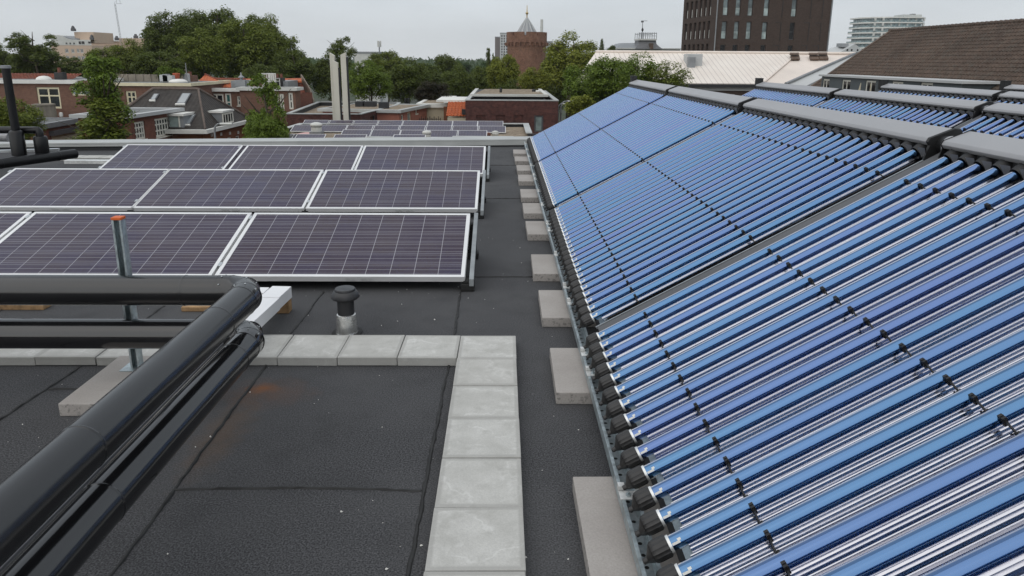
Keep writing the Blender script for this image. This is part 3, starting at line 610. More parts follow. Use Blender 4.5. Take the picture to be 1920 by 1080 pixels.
for r, k, dy, lab in lay:
    if r == 0:
        if pf is None: pf = o = make_collector(True, lab)
        else: o = copy_tree(pf)
    else:
        if ph is None: ph = o = make_collector(False, lab)
        else: o = copy_tree(ph)
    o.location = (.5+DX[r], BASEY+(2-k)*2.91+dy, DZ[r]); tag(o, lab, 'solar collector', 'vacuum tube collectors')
# black air vent boxes on the far ends of the rows
for r, q in ((0, 'front'), (1, 'second'), (2, 'third'), (3, 'last')):
    c = Vector((.5+DX[r], BASEY+5.82+(0 if r < 2 else -.1), DZ[r]))+tp(TL+.1, 0, 0)
    b = MB(); b.box(c.x-.045, c.x+.045, c.y-.02, c.y+.13, c.z-.03, c.z+.13); b.box(c.x-.052, c.x+.052, c.y-.025, c.y+.135, c.z+.13, c.z+.138); tag(b.build('sensor_box', BLACK, bevel=.004, loc=c), 'small black box on the far end of the %s collector row' % q, 'box', 'black boxes on the collector row ends')
# mounting rail along the foot of the front row: open strut channel with slots
t = thing('mounting_rail', (.42, 6, .058), 'galvanised slotted channel rail along the foot of the front collectors', 'rail')
b = MB(); y0, y1 = -.5, 12.25; zb = .062
xr = lambda y: .425-.003*(y-1)
for u0, u1, z0, z1 in ((-.030, -.0275, 0, .042), (.0275, .03, 0, .042), (-.0275, .0275, 0, .003), (-.0275, -.018, .0395, .042), (.018, .0275, .0395, .042)):
    b.obox((xr(y0)+u0, y0, zb+z0), (xr(y1)-xr(y0), y1-y0, 0), (u1-u0, 0, 0), (0, 0, z1-z0))
b.build('channel', GALV, t)
m, tt, p = newmat('slotted_zinc'); setp(p, (.3, .34, .36), .5, .6)
sp = N(tt, 'ShaderNodeSeparateXYZ'); L(tt, wpos(tt), sp.inputs[0])
fr = math_(tt, 'MULTIPLY', math_(tt, 'SUBTRACT', math_(tt, 'FRACT', math_(tt, 'DIVIDE', sp.outputs[1], .052)), .5), .052)
dx = math_(tt, 'SUBTRACT', math_(tt, 'ADD', sp.outputs[0], math_(tt, 'MULTIPLY', sp.outputs[1], .003)), .428)
rr = math_(tt, 'SQRT', math_(tt, 'ADD', math_(tt, 'MULTIPLY', fr, fr), math_(tt, 'MULTIPLY', dx, dx)))
L(tt, mixc(tt, mr(tt, rr, .0065, .0075, 1, 0), mixc(tt, mr(tt, noise(tt, 50, 4, wpos(tt)), .3, .7, 0, 1), (.22, .26, .28), (.38, .42, .44)), (.01, .01, .01)), p.inputs['Base Color'])
b = MB(); b.obox((xr(y0)-.0175, y0, zb+.004), (xr(y1)-xr(y0), y1-y0, 0), (.035, 0, 0), (0, 0, .001)); b.build('slotted_base', m, t)
for y in (1.12, 2.03, 2.95, 3.17, 3.9, 4.2, 4.95, 5.7, 5.95, 6.75, 7.5, 8.3, 8.6, 9.4, 10.3, 11.1, 11.9):
    b = MB(); x = xr(y)
    b.box(x-.034, x+.034, y-.02, y+.025, zb+.042, zb+.046); b.box(x+.02, x+.024, y-.02, y+.025, zb+.046, zb+.10); b.obox((x+.024, y-.015, zb+.095), (.06, 0, .03), (0, .035, 0), (0, 0, .004)); b.box(x-.034, x-.012, y+.027, y+.05, zb+.042, zb+.062)
    br = b.build('bracket', GALVW, t, bevel=.001); b = MB(); b.lathe([(.009, 0), (.009, .006), (.004, .0065), (.004, .012), (.001, .013)], (x-.005, y, zb+.046), 6); b.build('bolt', GALV, br)

# ------------------------------------------------------------------ pipes at the left rear corner of the roof
t = thing('corner_pipework', (-6.1, 9.1, 0), 'black pipes with a tall riser and an elbow at the left rear of the roof', 'pipework')
A = PZ(141, 288, .22); C = PZ(0, 307, .22); d = (A-C).normalized()
b = MB(); b.tube([C-d*3, A], .062, 24); b.build('pipe_length', PIPEC, t, True)
for f in (.0, .75): q = C+(A-C)*f; b = MB(); b.tube([q-d*.008, q-d*.002, q+d*.002, q+d*.008], [.062, .0645, .0645, .062], 24); b.build('joint_bead', PIPEC, t, True)
a0 = PD(37, 292, 9.05); a1 = PD(9, 128, 9.05); a1 = Vector((a0.x, 9.05, a1.z))
b = MB(); b.tube([a0+Vector((0, 0, .05)), a1], .048, 20); b.build('riser', PIPEC, t, True)
b = MB(); b.lathe([(.07, -.02), (.085, -.01), (.085, .28), (.07, .30), (.05, .31)], a0+Vector((0, 0, .02)), 24); b.build('riser_sleeve', PIPEC, t, True)
b = MB(); b.lathe([(.06, .0), (.06, .03), (.045, .035)], a1, 20); b.build('riser_cap', LEAD, t, True)
e0 = PD(80, 288, 9.15); e1 = Vector((e0.x, 9.15, PD(83, 250, 9.15).z)); e2 = Vector((PD(66, 243, 9.15).x, 9.15, PD(66, 244, 9.15).z))
b = MB(); b.tube([e0, e1, e1+Vector((-.01, 0, .04)), e2+Vector((.04, 0, .0)), e2, e2+Vector((-.8, 0, 0)), e2+Vector((-3, .1, .02))], .046, 20); b.build('elbow_pipe', PIPEC, t, True)
b = MB(); b.lathe([(.075, -.02), (.082, -.01), (.082, .2), (.07, .225), (.05, .23)], e0, 24); b.build('elbow_sleeve', PIPEC, t, True)
b = MB(); p = PD(0, 258, 9.4); b.tube([p+Vector((-2, 0, .02)), p+Vector((.12, 0, 0))], .055, 20); b.build('grey_pipe', HEADER, t, True)
b = MB(); p = PZ(95, 282, .26); b.bar(p+Vector((-.9, -.2, 0)), p+Vector((.05, .1, 0)), .09, .03); b.build('cable_tray', ALU, t)
for i in range(6):
    x = -6.9+.305*i
    o = pav.copy(); COL.objects.link(o); o.location = (x+.15, 10.35+.15, 0); o.rotation_euler = (0, 0, 0)
    tag(o, 'weathered paving tile by the parapet behind the left solar panels', 'paving tile', 'paving tiles in a row by the left parapet')
b = MB(); b.box(-6.3, -5.2, 10.05, 10.16, 0, .05); tag(b.build('floor_duct', GALVW, bevel=.003, loc=(-5.7, 10.1, 0)), 'flat pale metal duct lying on the roof behind the left solar panels', 'duct')

# ------------------------------------------------------------------ facades with real openings
def facade(b, P0, P1, z0, z1, ops, depth=.12):
    """wall from P0 to P1 (plan, left to right as seen from the camera); ops = [(u0,u1,za,zb)] are left open and get reveals"""
    P0 = Vector((P0[0], P0[1], 0)); P1 = Vector((P1[0], P1[1], 0)); T = (P1-P0); Ln = T.length; T.normalize(); Nn = Vector((T.y, -T.x, 0)); q = lambda u, z, d=0: P0+T*u+Vector((0, 0, z))-Nn*d
    us = sorted({0, Ln, *[x for o in ops for x in o[:2]]}); zs = sorted({z0, z1, *[x for o in ops for x in o[2:4]]})
    for ua, ub in zip(us, us[1:]):
        for za, zb in zip(zs, zs[1:]):
            um, zm = (ua+ub)/2, (za+zb)/2
            if any(o[0] < um < o[1] and o[2] < zm < o[3] for o in ops): continue
            b.face([q(ua, za), q(ub, za), q(ub, zb), q(ua, zb)])
    for u0, u1, za, zb in ops:
        b.face([q(u0, za), q(u1, za), q(u1, za, depth), q(u0, za, depth)]); b.face([q(u0, zb), q(u0, zb, depth), q(u1, zb, depth), q(u1, zb)])
        b.face([q(u0, za), q(u0, za, depth), q(u0, zb, depth), q(u0, zb)]); b.face([q(u1, za), q(u1, zb), q(u1, zb, depth), q(u1, za, depth)])
    return q, Nn
def wpx(P0, P1, x, y):
    """where the sight line of a photo point meets the wall P0-P1: (distance along it, height)"""
    P0 = Vector((P0[0], P0[1], 0)); P1 = Vector((P1[0], P1[1], 0)); T = (P1-P0).normalized(); n = Vector((T.y, -T.x, 0)); d = ray(x, y); k = (P0-CAM).dot(n)/d.dot(n); p = CAM+d*k
    return (p-P0).dot(T), p.z
def rect(P0, P1, x0, y0, x1, y1):
    xm, ym = (x0+x1)/2, (y0+y1)/2
    return (wpx(P0, P1, x0, ym)[0], wpx(P0, P1, x1, ym)[0], wpx(P0, P1, xm, y1)[1], wpx(P0, P1, xm, y0)[1])
def window(root, q, op, depth=.12, nx=1, nz=1, fr=.07, mat=None, glass=None, proud=.0, sill=True, name='window', tr=None, lab=None):
    u0, u1, z0, z1 = op; mat = mat or FRAMEW; b = MB()
    def bar(ua, ub, za, zb, d0=depth-.05, d1=depth-.002): b.obox(q(ua, za, d1), q(ub, za, d1)-q(ua, za, d1), q(ua, zb, d1)-q(ua, za, d1), q(ua, za, d0)-q(ua, za, d1))
    bar(u0+.002, u0+fr, z0+.002, z1-.002); bar(u1-fr, u1-.002, z0+.002, z1-.002); bar(u0+fr, u1-fr, z1-fr, z1-.002); bar(u0+fr, u1-fr, z0+.002, z0+fr)
    for i in range(1, nx): u = u0+(u1-u0)*i/nx; bar(u-fr*.4, u+fr*.4, z0+fr, z1-fr)
    for i in range(1, nz):
        z = z0+(z1-z0)*i/nz if tr is None else z0+(z1-z0)*tr
        for k in range(nx):
            ua = u0+(u1-u0)*k/nx+(fr if k == 0 else fr*.4); ub = u0+(u1-u0)*(k+1)/nx-(fr if k == nx-1 else fr*.4); bar(ua, ub, z-fr*.35, z+fr*.35)
    o = b.build(name, mat, root)
    b = MB(); d = depth-.02; b.face([q(u0+fr, z0+fr, d), q(u1-fr, z0+fr, d), q(u1-fr, z1-fr, d), q(u0+fr, z1-fr, d)]); b.build('pane', glass or GLASS, o)
    if sill: b = MB(); b.obox(q(u0-.05, z0-.08, -.05), q(u1+.05, z0-.08, -.05)-q(u0-.05, z0-.08, -.05), Vector((0, 0, .078)), q(u0, z0, .06)-q(u0, z0, -.05)); b.build('sill', mat, o)
    if lab: o['label'] = lab
    return o
def closed_back(b, P0, P1, z0, z1, deep):
    """the remaining sides of a building whose front wall is P0-P1"""
    P0 = Vector((P0[0], P0[1], 0)); P1 = Vector((P1[0], P1[1], 0)); T = (P1-P0).normalized(); n = Vector((-T.y, T.x, 0))*deep; A, B_ = P0+n, P1+n; z = lambda p, h: Vector((p.x, p.y, h))
    b.face([z(P1, z0), z(B_, z0), z(B_, z1), z(P1, z1)]); b.face([z(B_, z0), z(A, z0), z(A, z1), z(B_, z1)]); b.face([z(A, z0), z(P0, z0), z(P0, z1), z(A, z1)])
    return A, B_
def pl2(p): return (p.x, p.y)
def house(name, label, cat, P0, P1, ztop, deep, wallmat, wins, group=None, z0=GZ, coping=None, roofmat=None, cope_h=.22, over=.25, depth=.12, root=None, ribbon=None):
    """flat-roofed block: front wall with windows (pixel rects), other walls, roof, coping"""
    t = root or thing(name, ((P0[0]+P1[0])/2, (P0[1]+P1[1])/2, z0), label, cat, group)
    ops = [rect(P0, P1, *w_['px']) for w_ in wins]; b = MB(); q, n = facade(b, P0, P1, z0, ztop, ops, depth); A, B_ = closed_back(b, P0, P1, z0, ztop, deep); wl = b.build('wall', wallmat, t)
    for op, w_ in zip(ops, wins):
        kw = {k: v for k, v in w_.items() if k != 'px'}; window(t, q, op, depth, **kw)
    p0, p1 = Vector((P0[0], P0[1], 0)), Vector((P1[0], P1[1], 0))
    if roofmat: b = MB(); up = Vector((0, 0, ztop-.02)); b.face([p0+up, p1+up, B_+up, A+up]); b.build('roof', roofmat, t)
    if coping:
        T = (p1-p0).normalized(); b = MB(); u = Vector((0, 0, ztop-cope_h+.04)); n2 = Vector((-T.y, T.x, 0))
        b.obox(p0-T*over-n2*over+u, T*((p1-p0).length+2*over), n2*(over+.12), (0, 0, cope_h)); b.obox(p0-T*over+n2*.12+u, T*(over+.12), n2*(deep-.12), (0, 0, cope_h)); b.obox(p1-T*.12+n2*.12+u, T*(over+.12), n2*(deep-.12), (0, 0, cope_h)); b.obox(A-T*over+u, T*((p1-p0).length+2*over), n2*.3, (0, 0, cope_h-.01)); b.build('coping', coping, t)
    return t, q, n
def W(x0, y0, x1, y1, **k): return dict(px=(x0, y0, x1, y1), **k)
def slope(b, pts, th=.12):
    """roof plane with thickness"""
    pts = [Vector(p) for p in pts]; n = (pts[1]-pts[0]).cross(pts[2]-pts[0]).normalized()
    if n.z < 0: pts = pts[::-1]; n = -n
    m = len(pts); b.add(pts+[p-n*th for p in pts], [tuple(range(m)), tuple(range(2*m-1, m-1, -1))]+[(i, i+m, (i+1) % m+m, (i+1) % m) for i in range(m)])

def tiled(b, e0, e1, r1, r0, tw=.25, th=.34, amp=.028, lip=.03, seg=4):
    """pantile surface between eave e0-e1 and ridge r0-r1: rows of rounded tiles, each row lapping over the one below"""
    e0, e1, r0, r1 = map(Vector, (e0, e1, r0, r1)); nn = (e1-e0).cross(r0-e0).normalized(); nn = nn if nn.z > 0 else -nn
    rows_ = max(2, round((r0-e0).length/th)); nu = max(2, round((e1-e0).length/tw))*seg
    def P(u, v): return e0.lerp(e1, u).lerp(r0.lerp(r1, u), v)
    for j in range(rows_):
        va, vb = j/rows_, (j+1)/rows_; A = []; B = []; C = []
        for i in range(nu+1):
            u = i/nu; w_ = amp*math.sin(2*math.pi*i/seg); k = rnd.uniform(-.004, .004); A.append(P(u, va)+nn*(lip+w_+k)); B.append(P(u, vb)+nn*(w_)); C.append(P(u, va)-nn*(amp))
        b.rings([C, A, B], False, False, closed=False)
# ---------------- lower gravel roof with its own solar panels
LZ = -2.5
t = thing('lower_building', (-5.5, 40, GZ), 'lower flat building with a gravel roof covered in solar panels beyond the parapet', 'building')
fl, fr_, bl, br = PZ(395, 266, LZ), PZ(1006, 266, LZ), PZ(561, 231, LZ), PZ(991, 231, LZ)
fl = Vector((bl.x-.3, 30, LZ)); fr_ = Vector((br.x+.2, 30, LZ)); nb = PZ(1003, 249, LZ)
poly = [(fl.x, 30), (3.2, 30), (3.2, nb.y), (br.x, nb.y), (br.x, br.y), (bl.x, bl.y)]
b = MB(); b.prism(poly, GZ, LZ-.25); b.build('wall', BRD, t)
b = MB(); b.face([(x, y, LZ-.22) for x, y in poly]); b.build('gravel_bed', GRAVEL, t)
b = MB(); c = MB()
for (xa, ya), (xb, yb) in zip(poly[1:], poly[2:]+poly[:1]):
    p, q_ = Vector((xa, ya, 0)), Vector((xb, yb, 0)); d = (q_-p).normalized(); n = Vector((-d.y, d.x, 0))
    c.obox(p-d*.0+n*.02+Vector((0, 0, LZ-.22)), d*(q_-p).length, n*.2, (0, 0, .18)); b.obox(p+Vector((0, 0, LZ-.04)), d*((q_-p).length-.36), n*.36, (0, 0, .05))
c.build('upstand', DARKF, t); b.build('coping', COPE, t)
def far_row(yf, yb_, xs, name):
    global firstpv
    pf_ = PZ(700, yf, LZ-.1); pb = PZ(700, yb_, LZ+.25)
    for i, x in enumerate(xs):
        o = copy_tree(pv); p = PZ(x, yf, LZ-.1); o.location = (p.x, pf_.y, LZ-.12); o.scale = (1, 1.15, 1.15)
        tag(o, 'small solar panel on the gravel roof, %s of the %s row' % (NTH[i] if i < len(xs)-1 else 'rightmost', name), 'solar panel', 'solar panels on the gravel roof')
NTH = ['leftmost', 'second from left', 'third from left', 'fourth from left', 'fifth from left', 'sixth from left', 'seventh from left', 'eighth from left']
far_row(236, 231, [562, 609.5, 657, 704.5, 752, 799.5, 847, 894.5], 'farthest')
far_row(246.3, 237, [541, 592, 644, 694.5, 745, 795, 845, 895], 'second farthest')
far_row(255.7, 248, [636, 691.5, 747, 802, 856], 'third farthest')
far_row(265.5, 256, [484, 540, 620, 734], 'closest')
def vent(px, y0, y1, wd, label):
    p = PZ(px, y1, LZ-.2); k = p.y/F_PX*1.02; h = (y1-y0)*k; r = wd*k/2
    t = thing('roof_ventilator', p, label, 'ventilator', 'white ventilators on the gravel roof')
    b = MB(); b.box(p.x-r*.95, p.x+r*.95, p.y-r, p.y+r, p.z, p.z+h*.28); b.build('base', LEAD, t)
    b = MB(); b.lathe([(r*.85, h*.28), (r*.85, h*.62), (r*.8, h*.64)], p, 20); b.build('body', OFFW, t, True)
    b = MB(); b.lathe([(r*.8, h*.64), (r*.98, h*.72), (r*1.0, h*.84), (r*.8, h*.93), (r*.3, h*1.0)], p, 20); b.build('cap', OFFW, t, True)
    b = MB(); b.lathe([(r*.86, h*.625), (r*.99, h*.70)], p, 20); b.build('louvre', MIDG, t)
vent(594, 230, 253, 22, 'white round roof ventilator standing among the distant panels on the left')
vent(800.5, 245, 263.5, 17, 'white mushroom roof ventilator in front of the distant solar panels')
for x0, x1, y1, lab in ((848, 963, 263.5, 'long pale grey duct lying on the gravel roof in front of the panels'), (692, 733, 264.5, 'short grey duct with a dark end lying among the distant panels')):
    p0, p1 = PZ(x0, y1, LZ-.2), PZ(x1, y1, LZ-.2); b = MB(); b.box(p0.x, p1.x, p0.y, p0.y+.3, LZ-.2, LZ+.02); tag(b.build('roof_duct', COPE, bevel=.02, loc=((p0.x+p1.x)/2, p0.y, LZ-.2)), lab, 'duct')
p = PZ(572, 253, LZ-.2); b = MB(); b.obox((p.x-.5, p.y-.6, LZ-.21), (1.0, .2, 0), (.3, 1.3, 0), (0, 0, .09)); tag(b.build('insulation_sheet', PINKI, loc=p), 'pink insulation sheet lying on the gravel beside the white ventilator', 'sheet')
p = PZ(916, 255, LZ-.2)
for i, (dx, s, m, lab) in enumerate(((0, .13, BRR, 'small reddish pot on the gravel beside the distant panels'), (.38, .2, OFFW, 'small pale bundle on the gravel beside the distant panels'))):
    b = MB(); b.lathe([(s*.7, 0), (s, s*.6), (s*.9, s*1.3), (s*.3, s*1.5)], p+Vector((dx, 0, 0)), 10); tag(b.build('roof_clutter', m, loc=p+Vector((dx, 0, 0))), lab, 'clutter')

# ---------------- twin white flue ducts
def flue(px0, px1, ytop, ylow, Y, label, tall=0):
    p0, p1 = PD(px0, 215, Y), PD(px1, 215, Y); zt, zl = PD(px0, ytop, Y).z, PD(px0, ylow, Y).z; wd = p1.x-p0.x
    b = MB(); b.add([(p0.x, Y, LZ-2), (p1.x, Y, LZ-2), (p1.x, Y, zl), (p0.x, Y, zt), (p0.x, Y+.28, LZ-2), (p1.x, Y+.28, LZ-2), (p1.x, Y+.28, zl), (p0.x, Y+.28, zt)], [(0, 1, 2, 3), (5, 4, 7, 6), (1, 5, 6, 2), (4, 0, 3, 7), (3, 2, 6, 7), (0, 4, 5, 1)])
    t = thing('flue_duct', (p0.x+wd/2, Y, LZ-2), label, 'flue', 'tall white flue ducts'); b.build('duct', OFFW2, t, bevel=.02)
    b = MB(); b.box(p1.x+.004, p1.x+.10, Y+.06, Y+.16, LZ-2, zl-.3); b.build('side_pipe', DARKF, t); return t
OFFW2 = plain('ivory_flue_metal', (.56, .54, .47), .55, .1, .06, .8)
flue(628.5, 638, 113, 118, 46.4, 'tall ivory flue duct with slanted top, leftmost and shorter of three')
flue(623.5, 632.5, 98.5, 104, 46.9, 'tall ivory flue duct with slanted top, rear one behind the left duct')
flue(643.5, 653.5, 103, 98, 46.4, 'tall ivory flue duct with slanted top, right one of the three')

# ---------------- low brick building in the middle with gravel roof
Y0 = 48.5
a = PD(537, 214, Y0); z_ = a.z; c_ = PD(676, 212.5, Y0); d_ = PZ(745, 198, z_)
t = thing('brick_annex', ((a.x+c_.x)/2, Y0, GZ), 'low dark purple brick building with gravel roof behind the white flues', 'building')
poly = [(a.x, Y0), (c_.x, Y0), (d_.x, d_.y), (d_.x-.3, 62), (PZ(588, 193.5, z_).x, 62)]
b = MB()
ops = [rect((c_.x, Y0), (d_.x, d_.y), 694, 216, 704, 231), rect((c_.x, Y0), (d_.x, d_.y), 727, 212, 731, 232), rect((c_.x, Y0), (d_.x, d_.y), 737, 212, 743, 234)]
facade(b, poly[0], poly[1], GZ, z_, []); q, n = facade(b, poly[1], poly[2], GZ, z_, ops); b.face([(*poly[2], GZ), (*poly[3], GZ), (*poly[3], z_), (*poly[2], z_)]); b.face([(*poly[3], GZ), (*poly[4], GZ), (*poly[4], z_), (*poly[3], z_)]); b.face([(*poly[4], GZ), (*poly[0], GZ), (*poly[0], z_), (*poly[4], z_)]); b.build('wall', BRD, t)
for o in ops: window(t, q, o, glass=GLASSK, fr=.05, mat=DGREY, sill=False)
b = MB(); b.face([(x, y, z_-.3) for x, y in poly]); b.build('gravel_bed', GRAVEL, t)
b = MB(); c = MB()
for i in range(5):
    p, q_ = Vector((*poly[i], 0)), Vector((*poly[(i+1) % 5], 0)); d = (q_-p).normalized(); n = Vector((-d.y, d.x, 0)); c.obox(p+n*.05+Vector((0, 0, z_-.3)), q_-p, n*.15, (0, 0, .298)); b.obox(p-n*.05+Vector((0, 0, z_)), q_-p, n*.3, (0, 0, .06))
c.build('upstand', DARKF, t); b.build('coping', COPE, t)
for x0, x1, lab in ((666, 681, 'left'), (683, 703, 'right')):
    p0, p1 = PD(x0, 205, 56), PD(x1, 205, 56); b = MB(); b.box(p0.x, p1.x, 56, 57, z_-.28, z_+.42); tag(b.build('roof_unit', DARKF, bevel=.03, loc=((p0.x+p1.x)/2, 56, z_-.28)), 'black box unit on the gravel roof behind the flues, %s of two' % lab, 'roof unit')
p0 = PD(710, 205, 54); b = MB(); b.box(p0.x, p0.x+.7, 54, 54.7, z_-.28, z_+.5); tag(b.build('roof_unit', DARKF, loc=(p0.x+.35, 54, z_-.28)), 'black chimney box near the right corner of the low brick roof', 'roof unit')
# gravel roof strip, terracotta wing, cream building
a = PD(747, 205, 52); b_ = PZ(787, 199.5, a.z-.0); e_ = PD(742, 196, 70)
t, q, n = house('terracotta_wing', 'terracotta rendered wing with cream window surrounds between brick and cream buildings', 'building', (a.x, 52), (b_.x+.2, 58.5), PD(747, 207, 52).z, 6, TERRA, [W(752, 215, 757, 226, glass=GLASSG, mat=FRAMEW), W(764, 211, 771, 231, mat=FRAMEY, glass=GLASSG), W(779, 206, 783, 213, glass=GLASSG, nz=2)], coping=COPE, roofmat=GRAVEL)
z1 = PD(810, 194.5, 59).z
t, q, n = house('cream_building', 'cream rendered wall with a white roof edge between terracotta wing and orange roof', 'building', pl2(PD(787, 210, 59)), pl2(PD(833, 210, 59)), z1, 12, CREAM, [], coping=WHITEP, roofmat=GRAVEL, cope_h=.35)
b = MB(); p = PD(833, 210, 58.8); b.box(p.x, p.x+.28, 58.2, 58.7, GZ, z1-.2); tag(b.build('brick_pier', BRO, loc=(p.x, 58.5, GZ)), 'narrow brick pier between the cream wall and the orange roof', 'pier')
# balcony railing on it
t = thing('balcony_railing', PD(810, 228, 56), 'dark spiked railing in front of the cream wall', 'railing')
p0, p1 = PD(786, 222, 56), PD(826, 222, 56); b = MB(); z0 = PD(800, 232, 56).z; zt = PD(800, 221, 56).z
b.bar((p0.x, 56, zt-.1), (p1.x, 56, zt-.1), .04, .04); b.bar((p0.x, 56, z0+.1), (p1.x, 56, z0+.1), .04, .04); b.build('rails', KNOB, t)
b = MB(); b.bar((p0.x, 56, z0-2.2), (p1.x, 56, z0-2.2), .3, 4.2); b.build('base_wall', CREAM, t)
for i in range(11): x = p0.x+(p1.x-p0.x)*i/10; b = MB(); b.tube([(x, 56, z0-.1), (x, 56, zt+.12*(i % 2))], .025, 6); b.build('baluster', KNOB, t)
# orange roof house
Y1 = 53; pa, pb = PD(836.5, 216, Y1), PD(873.5, 216, Y1); zt = PD(855, 190.5, 55.2).z; zb = PD(855, 217, Y1).z
t = thing('orange_roof_house', ((pa.x+pb.x)/2, Y1, GZ), 'small cream house with a bright orange tiled roof beside the dark brick block', 'house')
b = MB(); tiled(b, (pa.x, Y1-.15, zb), (pb.x, Y1-.15, zb), (pb.x, 55.2, zt), (pa.x, 55.2, zt), .24, .3); b.build('roof', TILE_O, t)
b = MB(); b.box(pa.x+.1, pb.x, Y1, 60, GZ, zb-.15); b.build('wall', CREAM, t); b = MB(); b.box(pa.x, pb.x, 55.2, 60, zb-.14, zt-.05); b.build('upper_wall', CREAM, t)
b = MB(); p = PD(818, 187, 55.2); b.box(p.x, pb.x, 55.15, 60.2, zt-.03, zt+.12); b.build('roof_edge', WHITEP, t)
p = PD(867, 211, 53.6); b = MB(); b.box(p.x, p.x+.4, Y1-.2, Y1-.02, zb+.1, zb+.5); b.build('gutter_box', KNOB, t)
# dark brick block on the right with a door
Y2 = 51; A = PD(872.5, 188.5, Y2); B_ = PD(1047, 188.5, Y2); zt = A.z
t = thing('dark_brick_block', ((A.x+B_.x)/2, Y2, GZ), 'dark purple brick block with bricked-in windows and one tall green door', 'building')
ops = [rect(pl2(A), pl2(B_), *r) for r in ((893, 216, 910, 240), (930, 216, 947, 240), (963, 216, 980, 240), (1001.5, 216.5, 1018.5, 248))]
b = MB(); q, n = facade(b, pl2(A), pl2(B_), GZ, zt, ops, .14); closed_back(b, pl2(A), pl2(B_), GZ, zt, 16)
for u0, u1, z0, z1 in ops[:3]: b.face([q(u0, z0, .08), q(u1, z0, .08), q(u1, z1, .08), q(u0, z1, .08)])
b.build('wall', BRD, t); window(t, q, ops[3], .14, glass=GLASSG, mat=DGREY, fr=.12, sill=False, name='door')
b = MB(); c = MB()
T = Vector((1, 0, 0)); x0, x1 = A.x, B_.x
b.box(x0-.03, x1+.03, Y2-.04, Y2+.32, zt, zt+.07); b.box(x1-.3, x1+.03, Y2+.32, Y2+16, zt, zt+.07); b.box(x0-.03, x0+.3, Y2+.32, Y2+16, zt, zt+.07); b.build('coping', COPE, t)
c.box(x0+.3, x1-.3, Y2+.3, Y2+16, zt-.5, zt-.45); c.build('roof', DARKF, t)
Yp = 56; pa, pb = PD(905, 178, Yp), PD(1023, 178, Yp); zp = PD(960, 177.8, Yp).z; pc = PD(881, 178, Yp-.5)
b = MB(); b.box(pc.x+.35, pb.x-.2, Yp, 66.5, zt-.44, zp-.02); b.build('penthouse_wall', DARKF, t)
b = MB(); b.face([(pc.x+.2, Yp-.2, zp+.01), (pb.x, Yp-.2, zp+.01), (pb.x-.4, 66.6, zp+.01), (pc.x+.9, 66.6, zp+.01)]); b.build('penthouse_gravel', GRAVEL, t)
b = MB(); b.box(pc.x, pb.x+.2, Yp-.4, Yp-.1, zp-.12, zp+.06); b.box(pc.x, pc.x+.3, Yp-.1, 66.6, zp-.25, zp+.06); b.box(pb.x-.1, pb.x+.2, Yp-.1, 66.6, zp-.12, zp+.06); b.build('penthouse_edge', OFFW, t)
for x, y, r, h, m, lab in ((939, 173.5, .11, .4, BLACK, 'small black vent stub in the middle of the penthouse roof'), (1001, 172, .17, .22, BLACK, 'small black vent near the right end of the penthouse roof'), (1009, 172.5, .22, .14, WHITEP, 'small white dome near the right end of the penthouse roof')):
    p = PZ(x, y, zp); b = MB(); b.lathe([(r, 0), (r, h*.7), (r*.6, h)], p, 12); tag(b.build('roof_stub', m, None, True, loc=p), lab, 'vent')
for x, y, h, lab in ((760.5, 194, .55, 'left'), (766, 194, .55, 'right')):
    p = PD(x, 200, 62); zz = z1; p = Vector((p.x, 62, PD(x, 198, 62).z)); b = MB(); b.lathe([(.11, -1), (.11, h), (.13, h), (.13, h+.08)], p, 10); tag(b.build('flue_stub', BLACK, None, True, loc=p), 'thin black flue stub above the terracotta wing, %s of a pair' % lab, 'flue')
# street lamps
def lamp(px, ytop, ybot, Y, arm, label):
    t = thing('street_lamp', (PD(px, ybot, Y).x, Y, GZ), label, 'street lamp', 'street lamps among the houses'); x = PD(px, ytop, Y).x; zt = PD(px, ytop, Y).z
    b = MB(); b.tube([(x, Y, GZ), (x, Y, zt-.5), (x+arm*.12, Y, zt-.15), (x+arm*.5, Y, zt), (x+arm, Y, zt+.02)], [.09, .06, .05, .04, .035], 10); b.build('pole', LEAD, t, True)
    b = MB(); b.rings([[(x+arm+u*(1 if arm > 0 else -1), Y+v*.13, zt+h) for v, h in ((-1, 0), (-.6, .07), (.6, .07), (1, 0), (.6, -.05), (-.6, -.05))] for u in (-.05, .15, .55, .62)]); b.build('lamp_head', OFFW, t)
lamp(401, 232.5, 268, 40, .42, 'grey street lamp rising in front of the orange brick house')
lamp(1052, 190, 235, 54, .55, 'grey curved street lamp at the right corner of the dark brick block')
lamp(1047, 195, 235, 55, .3, 'short grey street lamp just left behind the curved one')

# ---------------- terraced houses on the left
gh = 'terraced houses on the left'
P0, P1 = pl2(PD(-60, 155, 50)), pl2(PD(142, 155, 50)); zt = PD(90, 151, 50).z
tA, q, n = house('terraced_house', 'brown brick house with a big four-pane window and orange roof strip behind the tall riser', 'house', P0, P1, zt, 8, BRB, [W(70, 163.5, 113, 203.5, nx=2, nz=2, tr=.6, mat=FRAMEY, fr=.13, sill=False), W(134, 163, 168, 179, nx=2, mat=FRAMEY, glass=GLASSG, sill=False), W(47, 196, 58, 217, mat=FRAMEW, sill=False)], gh, coping=WHITEP, roofmat=BITF, cope_h=.25, over=.18)
b = MB(); x0, x1 = PD(-60, 140, 54).x, PD(134, 140, 54).x; z0, z1 = PD(60, 152, 54).z, PD(60, 137.5, 55.5).z; tiled(b, (x0, 53.5, z0), (x1, 53.5, z0), (x1, 55.5, z1), (x0, 55.5, z1)); b.build('roof', TILE_R, tA)
